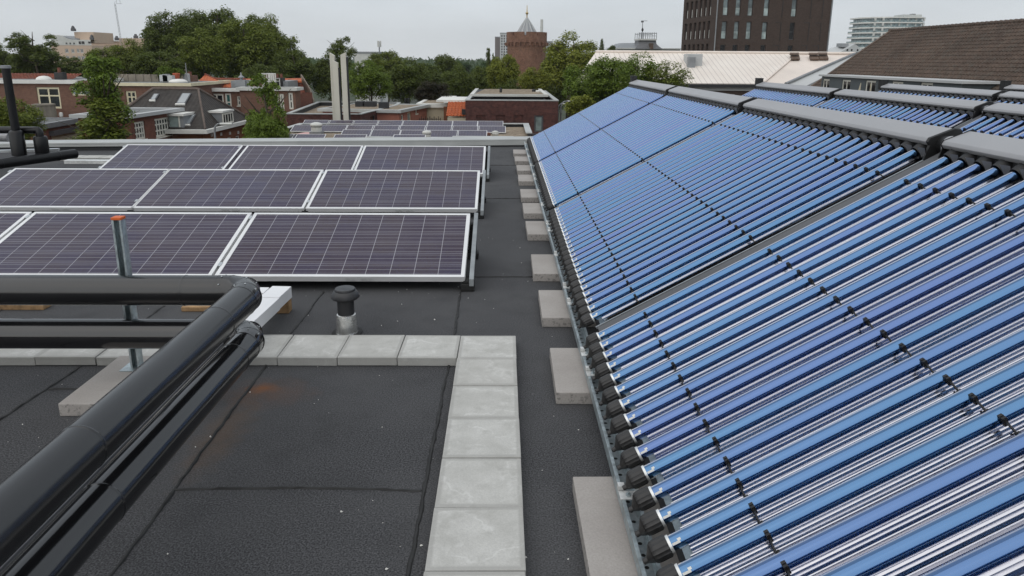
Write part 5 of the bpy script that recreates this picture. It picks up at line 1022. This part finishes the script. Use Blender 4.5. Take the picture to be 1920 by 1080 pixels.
b = MB(); b.box(X(1217), X(1223), Yd-.9, Yd+.6, z(92), z(81)); b.build('dormer_door', BRS, t)
b = MB(); b.box(X(1197), X(1231.5), Yd+.3, Yd+4.9, z(75.4), z(72.5)); b.build('platform', OFFW, t)
rl = MB(); rl.bar((X(1198), Yd+.5, z(62)), (X(1231), Yd+.5, z(62)), .12, .12); rl.bar((X(1198), Yd+.5, z(67)), (X(1231), Yd+.5, z(67)), .08, .08); rl.bar((X(1198), Yd+4.7, z(62.5)), (X(1231), Yd+4.7, z(62.5)), .12, .12); rl = rl.build('railing', LEAD, t)
for i in range(9):
    for yy in (.5, 4.7): x = X(1198+i*4.1); b = MB(); b.tube([(x, Yd+yy, z(72.6)), (x, Yd+yy, z(60.5))], .06, 6); b.build('baluster', LEAD, rl)
t = thing('weathervane', (X(1206.5), Yd+2, z(72.5)), 'thin pole with a dark vane on the railed roof platform', 'weathervane')
b = MB(); b.tube([(X(1206.8), Yd+2, z(72.5)), (X(1206.2), Yd+2, z(38))], [.1, .06], 6); b.build('pole', MIDG, t)
b = MB(); b.lathe([(.05, -.4), (.22, -.1), (.22, .1), (.05, .4)], (X(1206.8), Yd+2, z(55)), 10); b.build('ball', KNOB, t, True)
b = MB(); b.box(X(1203.5), X(1208), Yd+1.97, Yd+2.03, z(41), z(37.5)); b.box(X(1208)+.002, X(1215), Yd+1.98, Yd+2.02, z(38.3), z(37.6)); b.build('vane', KNOB, t)
# white balconied tower block far right
Yf = 400; z = lambda y, x=1680: PD(x, y, Yf).z; X = lambda x: PD(x, 90, Yf).x
t = thing('balcony_tower', (X(1675), Yf, GZ), 'white round-cornered apartment tower with glass balconies behind the brown roof', 'building')
def plan(l, r, grow=0): return [(X(l)-grow, Yf+16), (X(l)-grow, Yf+5), (X(l+16)-grow*.5, Yf-grow), (X(l+40), Yf-3-grow), (X(r-14), Yf-3-grow), (X(r)+grow, Yf+3), (X(r)+grow, Yf+16)]
b = MB(); b.prism(plan(1620, 1729), GZ, z(32)); b.build('glass_wall', GLASSB, t)
fy = [33, 42.5, 52, 61.5, 71, 80.5, 90, 99.5, 109, 118.5]
for i, y in enumerate(fy):
    g = 1.2 if i else 1.5; b = MB(); r_ = 1729 if i < 2 else 1740; b.prism(plan(1618-min(i, 4)*.8, r_, g), z(y+1.6), z(y-.8)); s_ = b.build('floor_slab', WHITEP, t)
    if i: b = MB(); b.prism(plan(1618-min(i, 4)*.8, r_, g-.05), z(y-.8), z(y-3.2)); b.build('balustrade', GLASSB, s_)
for i in range(9):
    for k in range(7): x = 1628+k*15; b = MB(); b.box(X(x), X(x+3), Yf-3.4, Yf-2.7, z(fy[i+1]-3), z(fy[i]+1.7)); b.build('pier', OFFW, t)
b = MB(); b.box(X(1690), X(1724), Yf+2, Yf+12, z(32), z(26.5)); b.build('roof_house', OFFW, t); b = MB(); b.box(X(1708), X(1714), Yf+3, Yf+6, z(26.5), z(25)); b.build('roof_plant_room', KNOB, t)
# small far grey roofs
Yg = 180; z = lambda y, x=1580: PD(x, y, Yg).z; X = lambda x: PD(x, 90, Yg).x
t = thing('grey_gabled_house', (X(1583), Yg, GZ), 'pale grey gabled roofs between the apartment tower and the brown roof', 'house')
b = MB(); b.box(X(1550), X(1625), Yg, Yg+8, GZ, z(97)); b.build('wall', OFFW, t)
b = MB(); slope(b, [(X(1548), Yg-.3, z(98)), (X(1590), Yg-.3, z(98)), (X(1590), Yg+3, z(84)), (X(1566), Yg+3, z(90))]); b.add([(X(1575), Yg-.5, z(98)), (X(1622), Yg-.5, z(98)), (X(1600), Yg-.5, z(82)), (X(1575), Yg+7, z(98)), (X(1622), Yg+7, z(98)), (X(1600), Yg+7, z(82))], [(0, 1, 2), (5, 4, 3), (1, 4, 5, 2), (0, 2, 5, 3)]); b.build('roof', PALEG, t)
b = MB(); b.box(X(1578), X(1594), Yg+1, Yg+3, z(88), z(81)); b.build('dormer', MIDG, t)
for x in (1586, 1594, 1605): b = MB(); b.box(X(x), X(x+3), Yg-.56, Yg-.51, z(95.5), z(92)); b.build('window', GLASSK, t)

# ------------------------------------------------------------------ old round brick tower
Yt = 130; z = lambda y: PD(987, y, Yt).z; cx_ = PD(987.3, 100, Yt).x; pr = Yt/F_PX*1.0
t = thing('brick_tower', (cx_, Yt, GZ), 'old round brick tower with crenellated top and grey conical spire', 'tower')
r0_ = 35.2*pr; r1_ = 36.6*pr
b = MB(); b.lathe([(r0_*.97, GZ), (r0_, z(89)), (r0_, z(77))], (cx_, Yt, 0), 48); b.build('shaft', BRT, t, True)
b = MB(); b.lathe([(r1_, z(80)), (r1_, z(68)), (r1_*.96, z(67.5)), (r1_*.93, z(67.5)), (r1_*.93, z(66.8))], (cx_, Yt, 0), 48); b.build('parapet', BRT, t, True)
for k in range(26):  # corbel arches
    a = 2*math.pi*k/26; d = Vector((math.cos(a), math.sin(a), 0)); s_ = Vector((-d.y, d.x, 0)); b = MB(); c = Vector((cx_, Yt, 0))+d*(r0_-.05)
    b.obox(c-s_*.14+Vector((0, 0, z(86))), s_*.26, d*.5, (0, 0, z(80.1)-z(86))); b.build('corbel', BRT, t)
for k in range(10):
    a0 = 2*math.pi*(k+.08)/10-.42; a1 = 2*math.pi*(k+.92)/10-.42; b = MB(); pts = [a0+(a1-a0)*j/6 for j in range(7)]
    b.rings([[(cx_+r*math.cos(a), Yt+r*math.sin(a), zz) for r, zz in ((r1_, z(67.9)), (r1_, z(60.8)), (r1_-.5, z(60.8)), (r1_-.5, z(67.9)))] for a in pts]); b.build('merlon', BRT, t)
b = MB(); n8 = 12; rc = 18.6*pr
b.lathe([(rc*1.04, z(70)), (rc, z(63)), (rc*.45, z(45)), (.12, z(33))], (cx_, Yt, 0), n8); sp_ = b.build('spire', MIDG, t)
for k in range(n8): a = 2*math.pi*k/n8; b = MB(); b.tube([(cx_+r*math.cos(a), Yt+r*math.sin(a), zz) for r, zz in ((rc*1.05, z(70)), (rc*1.01, z(63)), (rc*.46, z(45)), (.13, z(33)))], [.1, .1, .08, .05], 5); b.build('rib', PALEG, sp_)
b = MB(); b.lathe([(.12, z(33)), (.09, z(28)), (.25, z(25.5)), (.28, z(24)), (.1, z(22.5)), (.07, z(17)), (.05, z(10))], (cx_, Yt, 0), 10); b.build('finial', GOLD, t, True)
# towers behind
def slab(name, label, x0, x1, yt, Y, mat, deep=12, wins=None, cat='building'):
    p0, p1 = PD(x0, 100, Y), PD(x1, 100, Y); zt = PD((x0+x1)/2, yt, Y).z; t = thing(name, ((p0.x+p1.x)/2, Y, GZ), label, cat); b = MB(); b.box(p0.x, p1.x, Y, Y+deep, GZ, zt); b.build('wall', mat, t)
    if wins:
        for (px, py, wx, wy) in wins:
            a = PD(px, py, Y); k = Y/F_PX; b = MB(); b.box(a.x, a.x+wx*k, Y-.08, Y-.02, a.z-wy*k, a.z); b.build('window', GLASSK, t)
    b = MB(); b.box(p0.x-.1, p1.x+.1, Y-.1, Y+deep+.1, zt, zt+.5); b.build('roof_edge', MIDG, t); return t
BRNH = plain('brown_grey_render', (.17, .15, .145), .85, 0, .1, .2)
slab('high_rise', 'narrow brown grey high-rise just left of the round brick tower', 928, 937.5, 70.5, 402, BRNH)
slab('high_rise', 'lighter grey high-rise touching the left side of the round brick tower', 937.5, 953, 63, 400, PALEG, wins=[(940+4.5*(i % 3), 66+5*(i//3), 2, 2.6) for i in range(24)])
slab('far_block', 'grey far block just right of the round brick tower', 1024, 1036, 79, 380, MIDG, wins=[(1026+3.5*i, 82, 1.8, 2) for i in range(3)])
p = PD(1015.5, 60, 420); b = MB(); b.lathe([(.85, GZ), (.85, PD(1015, 48, 420).z), (.78, PD(1015, 47.9, 420).z), (.78, PD(1015, 36.5, 420).z)], (p.x, 420, 0), 16); tag(b.build('factory_chimney', OFFW, None, True, loc=(p.x, 420, GZ)), 'pale factory chimney rising behind the round brick tower', 'chimney')
slab('white_block', 'long low white building half hidden behind the middle trees', 664, 712, 100.5, 190, OFFW, 14)
p = PD(711, 85, 185); t = thing('phone_mast', (p.x, 185, GZ), 'slim phone mast with panel antennas above the middle trees', 'mast'); b = MB(); b.tube([(p.x, 185, GZ), (p.x, 185, PD(711, 78, 185).z)], [.3, .15], 8); b.build('pole', LEAD, t)
for k in range(3): a = 2*math.pi*k/3+.5; b = MB(); x, y = p.x+.4*math.cos(a), 185+.4*math.sin(a); b.box(x-.14, x+.14, y-.08, y+.08, PD(711, 88, 185).z, PD(711, 76.5, 185).z); b.build('panel_antenna', OFFW, t)
# beige apartment block at upper left
Yb = 150; z = lambda y, x=150: PD(x, y, Yb).z; X = lambda x: PD(x, 90, Yb).x
t = thing('beige_apartments', (X(150), Yb, GZ), 'beige and white apartment block with a curved gable behind the left trees', 'building')
P0, P1 = pl2(PD(96, 90, Yb)), pl2(PD(172, 90, Yb))
ops = [rect(P0, P1, *r) for r in ((122, 91.5, 128.5, 99.5), (133.5, 92, 139.5, 99.5), (144, 91.5, 149, 99), (150.5, 91.5, 156.5, 99.5), (124, 105, 130.5, 113), (136, 105, 142, 113), (146, 105, 151.5, 113), (152.5, 105, 159, 113), (137, 118.5, 142.5, 126.5), (148, 77.5, 152, 82.5), (153.5, 77.5, 158.5, 82.5), (108, 105, 114, 113), (166, 78, 170.5, 81.5))]
b = MB(); q, n = facade(b, P0, P1, GZ, z(85), ops[:9]+[ops[11]]); closed_back(b, P0, P1, GZ, z(85), 12); b.build('wall', BEIGE, t)
cur = [(98, 66), (112, 66), (120, 68.5), (128, 72.5), (137, 74.5), (172, 74.5)]; b = MB()
b.rings([[(X(x), Yb-.05+d, z(85)), (X(x), Yb-.05+d, z(y))] for x, y in cur for d in (0,)], False, False, closed=False); b.rings([[(X(x), Yb-.05, z(y)), (X(x), Yb+9, z(y))] for x, y in cur], False, False, closed=False); b.build('curved_gable', OFFW, t)
for o in ops[:9]+[ops[11]]: window(t, q, o, mat=OFFW, fr=.12, nx=2, glass=GLASS, sill=False)
for o in ops[9:11]+[ops[12]]: b = MB(); b.obox(q(o[0], o[2], -.08), q(o[1], o[2], -.08)-q(o[0], o[2], -.08), Vector((0, 0, o[3]-o[2])), q(0, 0, -.12)-q(0, 0, -.08)); b.build('window', GLASSK, t)
for x in (125, 132, 139): b = MB(); b.box(X(x), X(x+2.6), Yb-.14, Yb-.07, z(83), z(80)); b.build('window', GLASS, t)
b = MB(); b.rings([[(X(132), Yb+2, zz), (X(171), Yb+1.5, zz), (X(173), Yb+5, zz), (X(171), Yb+9, zz), (X(132), Yb+9, zz)] for zz in (z(80), z(59.5))]); b.build('roof_tower', BEIGE, t)
b = MB(); slope(b, [(X(117), Yb+.2, z(67.5)), (X(142), Yb+.2, z(74)), (X(142), Yb+6, z(68)), (X(119), Yb+6, z(66))], .3); b.build('roof', LEAD, t)
for x, y, s_ in ((135, 58, 1.0), (168, 74, .9)): b = MB(); b.box(X(x)-.35*s_, X(x)+.35*s_, Yb+1, Yb+1.7, z(y), z(y-5*s_)); c = b.build('chimney', DGREY, t); b = MB(); b.lathe([(.35*s_, 0), (.3*s_, .3), (.12*s_, .55)], (X(x), Yb+1.3, z(y-5*s_)), 10); b.build('cowl', DGREY, c)
t = thing('beige_wing', (X(235), Yb+15, GZ), 'long beige apartment wing with dark roof cowls below the thin aerial', 'building')
Yb += 15
b = MB(); b.box(X(172), X(234), Yb, Yb+12, GZ, z(77.5)); b.box(X(234)+.01, X(300), Yb-2, Yb+12, GZ, z(71.5)); b.build('wall', BEIGE, t)
b = MB(); b.box(X(170), X(233), Yb-.3, Yb+12.3, z(77.4), z(75.6)); b.build('roof_edge', OFFW, t); b = MB(); b.box(X(273), X(300), Yb+1, Yb+8, z(71.4), z(49.5)); b.build('lift_tower', OFFW, t)
for x, y in ((219, 75), (255, 71)): b = MB(); b.lathe([(.5, 0), (.5, .5), (.28, .7), (.24, .95)], (X(x), Yb+.5, z(y)), 10); b.build('cowl', DGREY, t)
for x, y in ((280, 78), (250, 79.5), (257, 79.5)): b = MB(); b.box(X(x), X(x+(5 if x == 280 else 2)), Yb-2.12, Yb-2.03, z(y+(6 if x == 280 else 3)), z(y)); b.build('window', GLASSK, t)
Yb = 160; p0, p1 = PD(234, 90, Yb), PD(225, 7, Yb); t = thing('radio_aerial', (p0.x, Yb, GZ), 'tall thin lattice aerial with a crossbar in the sky at the upper left', 'aerial')
b = MB(); zt = p1.z
for dx, dy in ((-.16, 0), (.16, 0), (0, .25)): b.tube([(p0.x+dx, Yb+dy, GZ), (p0.x+dx*.7-1.0, Yb+dy, zt)], .035, 5)
k = 0; zz = 0.0
while zz < zt: f = (zz-GZ)/(zt-GZ); x = p0.x-1.0*f; b.bar((x-.15, Yb, zz), (x+.15, Yb, zz+.5), .04, .04, (0, 1, 0)); zz += .6
b.build('lattice', LEAD, t); b = MB(); b.bar((p1.x-.75, Yb, zt), (p1.x+.45, Yb, zt), .05, .05); b.tube([(p1.x-.7, Yb, zt), (p1.x-.7, Yb, zt+1.1)], .03, 5); b.tube([(p1.x+.05, Yb, zt), (p1.x+.05, Yb, zt+.9)], .03, 5); b.build('crossbar', LEAD, t)

# ------------------------------------------------------------------ trees
def crown_mesh(name, kind, n, leaf, seed):
    g = np.random.default_rng(seed); lobes = []
    if kind == 'broad':
        for i in range(84):
            d = g.normal(size=3); d /= np.linalg.norm(d); d[2] = d[2]*.9+.06; d /= np.linalg.norm(d); rr = g.uniform(.62, .80)*(1 if i < 62 else .6); lobes.append((*(d*rr), g.uniform(.16, .27)))
        lobes.append((0, 0, -.1, .5))
    elif kind == 'airy':
        for i in range(26):
            d = g.normal(size=3); d /= np.linalg.norm(d); rr = g.uniform(.3, .9); lobes.append((*(d*rr), g.uniform(.12, .26)))
    elif kind == 'column':
        for i in range(30):
            zz = g.uniform(-.95, .92); w_ = .62*math.sqrt(max(.05, 1-abs(zz)**2.2)); a = g.uniform(0, 6.283); rr = w_*g.uniform(.25, .95); lobes.append((rr*math.cos(a), rr*math.sin(a), zz, g.uniform(.14, .26)))
    elif kind == 'conifer':
        for i in range(46):
            zz = -1+1.95*(i/45); w_ = .5*(1-(zz+1)/2)+.05; a = i*2.4; lobes.append((w_*.7*math.cos(a), w_*.7*math.sin(a), zz, .10+.5*w_*.7))
    lob = np.array(lobes); p = lob[:, 3]**2; p /= p.sum(); idx = g.choice(len(lob), n, p=p); d = g.normal(size=(n, 3)); d /= np.linalg.norm(d, axis=1)[:, None]
    d[:, 2] = np.where((d[:, 2] < .0) & (g.random(n) < .72), -d[:, 2], d[:, 2])
    rad = lob[idx, 3]*(1-.45*g.random(n)**2.2)*(1+.16*g.normal(size=n))
    c = lob[idx, :3]+d*rad[:, None]; nm = d*.7+np.array([0, 0, 1.1])+g.normal(size=(n, 3))*.55; nm /= np.linalg.norm(nm, axis=1)[:, None]
    r_ = g.normal(size=(n, 3)); t1 = np.cross(nm, r_); t1 /= np.linalg.norm(t1, axis=1)[:, None]; t2 = np.cross(nm, t1); s = leaf*g.uniform(.6, 1.35, n)[:, None]
    fold = nm*s*.25; v = np.stack([c-t1*s, c-t2*s*.55+fold, c+t1*s, c+t2*s*.55+fold], 1).reshape(-1, 3)
    me = bpy.data.meshes.new(name); me.vertices.add(4*n); me.vertices.foreach_set('co', v.astype(np.float32).ravel()); me.loops.add(4*n); me.loops.foreach_set('vertex_index', np.arange(4*n, dtype=np.int32)); me.polygons.add(n); me.polygons.foreach_set('loop_start', np.arange(0, 4*n, 4, dtype=np.int32)); me.update(calc_edges=True); me.materials.append(LEAF_M); return me
CR = {'broadA': crown_mesh('crown', 'broad', 24000, .034, 1), 'broadB': crown_mesh('crown', 'broad', 24000, .034, 2), 'broadC': crown_mesh('crown', 'broad', 21000, .037, 3), 'airyA': crown_mesh('crown', 'airy', 6500, .040, 4), 'airyB': crown_mesh('crown', 'airy', 7500, .038, 5), 'columnA': crown_mesh('crown', 'column', 9000, .040, 6), 'columnB': crown_mesh('crown', 'column', 8000, .042, 8), 'conifer': crown_mesh('crown', 'conifer', 7000, .040, 7), 'broadD': crown_mesh('crown', 'broad', 4200, .042, 11), 'bush': crown_mesh('crown', 'broad', 3500, .075, 9)}
def tree(x0, x1, yt, yb, Y, kind, mat, label, group='trees beyond the roofs', name='tree', depth=None):
    g = random.Random(int(x0*7+yt*13)); c = PD((x0+x1)/2, (yt+yb)/2, Y); k = Y/F_PX; rx = (x1-x0)/2*k*(1.05 if 'broad' in kind else 1.1); rz = (yb-yt)/2*k
    if kind.startswith('column'): rx *= 1.35
    if kind == 'conifer': rx *= 1.7
    t = thing(name, (c.x, Y, GZ), label, 'tree', group); o = bpy.data.objects.new('crown', CR[kind]); COL.objects.link(o); o.parent = t; o.location = c-Vector((c.x, Y, GZ)); o.scale = (rx, depth or rx, rz*1.02); o.rotation_euler = (0, 0, g.uniform(0, 6.28))
    if not depth: o.scale = (rx, rx, rz*1.02)
    o.material_slots[0].link = 'OBJECT'; o.material_slots[0].material = mat
    b = MB(); h = c.z; r = max(.08, rz*.055); b.tube([(c.x+g.uniform(-.2, .2), Y, GZ), (c.x, Y, GZ+(h-GZ)*.5), (c.x+g.uniform(-.2, .2)*rx, Y, h), (c.x+g.uniform(-.1, .1)*rx, Y, h+rz*.7)], [r*1.3, r, r*.7, r*.2], 8)
    for i in range(7):
        a = g.uniform(0, 6.28); f = g.uniform(-.75, .35); e = Vector((c.x+rx*.75*math.cos(a), Y+rx*.75*math.sin(a), h+rz*min(.8, f+.5))); s_ = Vector((c.x, Y, h+rz*f)); m_ = s_.lerp(e, .5)+Vector((0, 0, -.06*rz)); b.tube([s_, m_, e], [r*.45, r*.3, r*.08], 6)
    b.build('trunk', BARK, t, True); return t
D, Mm, Lt, Fr = LEAF_D, LEAF_M, LEAF_L, LEAF_F
TREES = [
 (-40, 42, 84, 160, 84, 'broadA', D, 'dark green tree at the far left edge'), (14, 118, 50, 128, 78, 'airyB', D, 'open-crowned dark tree in front of the left sky with gaps between its limbs'), (22, 110, 85, 165, 80, 'broadC', D, 'low dark tree under the open-crowned one at left'),
 (95, 180, 108, 165, 88, 'broadB', D, 'low rounded tree below the beige apartment block'), (160, 232, 88, 160, 92, 'broadC', Mm, 'mid green tree in front of the beige wing, left of the aerial'), (205, 292, 78, 160, 90, 'broadA', Mm, 'olive green tree right below the thin aerial'),
 (272, 378, 24, 150, 84, 'broadB', D, 'leftmost crown of the tall tree group'), (332, 428, 60, 165, 76, 'broadA', Mm, 'lower front crown of the tall tree group'), (362, 462, 14, 130, 88, 'broadC', D, 'highest crown of the tall tree group'), (322, 420, 26, 130, 90, 'broadA', D, 'rear crown filling the gap in the tall tree group'), (438, 532, 30, 140, 91, 'broadB', D, 'rear right crown of the tall tree group against the sky'),
 (402, 520, 38, 170, 80, 'broadB', Mm, 'broad bright crown in the middle of the tall tree group'), (478, 560, 36, 165, 86, 'broadA', Mm, 'right upper crown of the tall tree group'), (512, 592, 92, 180, 78, 'broadC', D, 'lower right crown of the tall tree group'), (250, 345, 95, 165, 72, 'broadC', D, 'dark low crown at the foot of the tall tree group'), (440, 540, 120, 190, 70, 'broadB', D, 'dark low crown behind the long terraced house'),
 (610, 674, 70, 140, 82, 'airyA', D, 'loose dark tree standing behind the white flues'), (582, 668, 102, 200, 80, 'broadA', D, 'dark full tree just left of the white flues'), (648, 735, 112, 198, 62, 'broadB', LEAF_M2, 'bright green tree just right of the white flues'), (690, 762, 94, 160, 96, 'broadC', Mm, 'rounded tree with the phone mast rising behind it'), (716, 806, 112, 200, 74, 'broadA', D, 'dark green tree in the middle of the wood behind the roofs'), (748, 835, 118, 196, 84, 'broadB', D, 'dense tree left of the darkest crown in the middle wood'), (808, 868, 100, 165, 120, 'broadC', D, 'darkest round crown on the middle skyline'), (775, 845, 150, 205, 66, 'broadC', LEAF_C, 'copper-leaved bush above the terracotta wing'), (822, 900, 126, 205, 80, 'broadA', D, 'dark tree behind the cream building'), (868, 935, 124, 200, 88, 'broadB', D, 'dark tree left of the round brick tower foot'), (845, 890, 115, 160, 190, 'broadC', Fr, 'small far tree on the middle skyline'), (880, 925, 118, 160, 170, 'broadA', Fr, 'small far tree left of the slim poplars'),
 (912, 976, 100, 180, 74, 'broadC', Lt, 'yellow green lime tree covering the left foot of the brick tower'), (972, 1034, 126, 186, 70, 'broadB', Lt, 'lower yellow green lime tree in front of the brick tower'), (925, 1000, 150, 215, 72, 'broadA', D, 'dark undergrowth tree below the brick tower'),
 (1012, 1075, 95, 215, 92, 'broadA', D, 'dark tree just right of the brick tower'), (1014, 1130, 66, 185, 84, 'broadA', Lt, 'large rounded yellow green tree right of the brick tower'), (1050, 1160, 112, 240, 56, 'broadC', LEAF_M2, 'big green tree at the far end of the front collectors'), (1060, 1120, 175, 230, 50, 'bush', Lt, 'light green bush beside the curved street lamp'), (1095, 1175, 96, 190, 66, 'broadB', LEAF_M2, 'green tree left of the pale hall roof'),
 (1150, 1242, 96, 184, 48, 'broadD', LEAF_M2, 'loose tree in front of the left end of the pale roof'), (1200, 1296, 112, 186, 47, 'broadD', Mm, 'sparse tree in front of the pale roof, right of the loose one'), (1090, 1200, 104, 210, 53, 'broadC', LEAF_M2, 'wide green tree right beside the farthest front collector header'), (1150, 1290, 140, 200, 50, 'broadA', D, 'low leafy tree behind the top of the front collectors')]
for a in TREES: tree(*a)
tree(1121, 1135, 75, 112, 130, 'conifer', D, 'slim dark conifer left of the mansard building', name='conifer')
tree(1138, 1156, 84, 112, 132, 'broadC', D, 'small round dark tree beside the slim conifer')
tree(910, 922, 94, 140, 150, 'columnA', D, 'taller slim poplar left of the high-rise', name='poplar')
tree(920.5, 927.5, 102, 140, 150, 'columnB', D, 'shorter slim poplar right next to the taller one', name='poplar')
tree(148, 250, 120, 300, 37, 'columnA', LEAF_M2, 'young upright tree in front of the left terraced houses', name='young_tree', group='young trees behind the parapet')
tree(122, 252, 190, 300, 36, 'columnB', Mm, 'bushy lower tree beside the upright one at left', name='young_tree', group='young trees behind the parapet')
tree(462, 545, 150, 330, 37, 'columnB', LEAF_M2, 'young upright tree between the orange brick house and the gravel roof', name='young_tree', group='young trees behind the parapet')
tree(456, 545, 205, 330, 36, 'broadC', LEAF_M2, 'leafy lower tree at the foot of the upright one by the gravel roof', name='young_tree', group='young trees behind the parapet')
tree(-40, 75, 178, 290, 34, 'broadC', Mm, 'green tree behind the tall black riser at the left edge', name='young_tree', group='young trees behind the parapet')
for i, (x0, x1, yt, yb) in enumerate(((296, 322, 122, 150), (316, 345, 126, 150), (288, 306, 132, 152))):
    p = PD((x0+x1)/2, yb, 55.9+i*.2); k = 56/F_PX; o = bpy.data.objects.new('potted_shrub', CR['bush']); COL.objects.link(o); o.location = PD((x0+x1)/2, (yt+yb)/2, 55.9+i*.2); o.scale = ((x1-x0)/2*k*1.1, .4, (yb-yt)/2*k); o.material_slots[0].link = 'OBJECT'; o.material_slots[0].material = LEAF_M2
    tag(o, ['leafy shrub on the roof terrace above the pale crates', 'leafy shrub on the roof terrace behind the orange pot', 'small shrub at the left end of the terrace plants'][i], 'shrub', 'shrubs on the roof terrace')
# far wood along the horizon, one mass
g = np.random.default_rng(5); n = 26000; ys = g.uniform(330, 1400, n); xs = g.uniform(-.95, .95, n)*ys; hs = (6+7*g.random(n)**.5)*(.75+.25*np.sin(xs*.02+ys*.013))
zz = GZ+hs*(.35+.65*g.random(n)); s = g.uniform(1.0, 2.6, n)
c = np.stack([xs, ys, zz], 1); v = []
a = g.uniform(0, 6.28, n); t1 = np.stack([np.cos(a), np.sin(a)*.6, g.normal(size=n)*.5], 1)*s[:, None]; t2 = np.stack([-np.sin(a)*.4, np.cos(a)*.4, np.ones(n)], 1)*s[:, None]*.8
v = np.stack([c-t1, c-t2, c+t1, c+t2], 1).reshape(-1, 3); me = bpy.data.meshes.new('far_wood'); me.vertices.add(4*n); me.vertices.foreach_set('co', v.astype(np.float32).ravel()); me.loops.add(4*n); me.loops.foreach_set('vertex_index', np.arange(4*n, dtype=np.int32)); me.polygons.add(n); me.polygons.foreach_set('loop_start', np.arange(0, 4*n, 4, dtype=np.int32)); me.update(calc_edges=True); me.materials.append(LEAF_F)
o = bpy.data.objects.new('far_wood', me); COL.objects.link(o); tag(o, kind='stuff')

# ------------------------------------------------------------------ haze: one closed box of thin even air
b = MB(); b.box(-900, 900, -60, 1500, GZ-1, 34); hm = bpy.data.materials.new('haze_air'); hm.use_nodes = True; t = hm.node_tree; t.nodes.clear(); o = N(t, 'ShaderNodeOutputMaterial'); pv_ = N(t, 'ShaderNodeVolumePrincipled'); pv_.inputs['Color'].default_value = (.9, .93, .96, 1); pv_.inputs['Density'].default_value = .00016; pv_.inputs['Anisotropy'].default_value = .2; L(t, pv_.outputs[0], o.inputs['Volume'])
tag(b.build('haze', hm), kind='stuff')
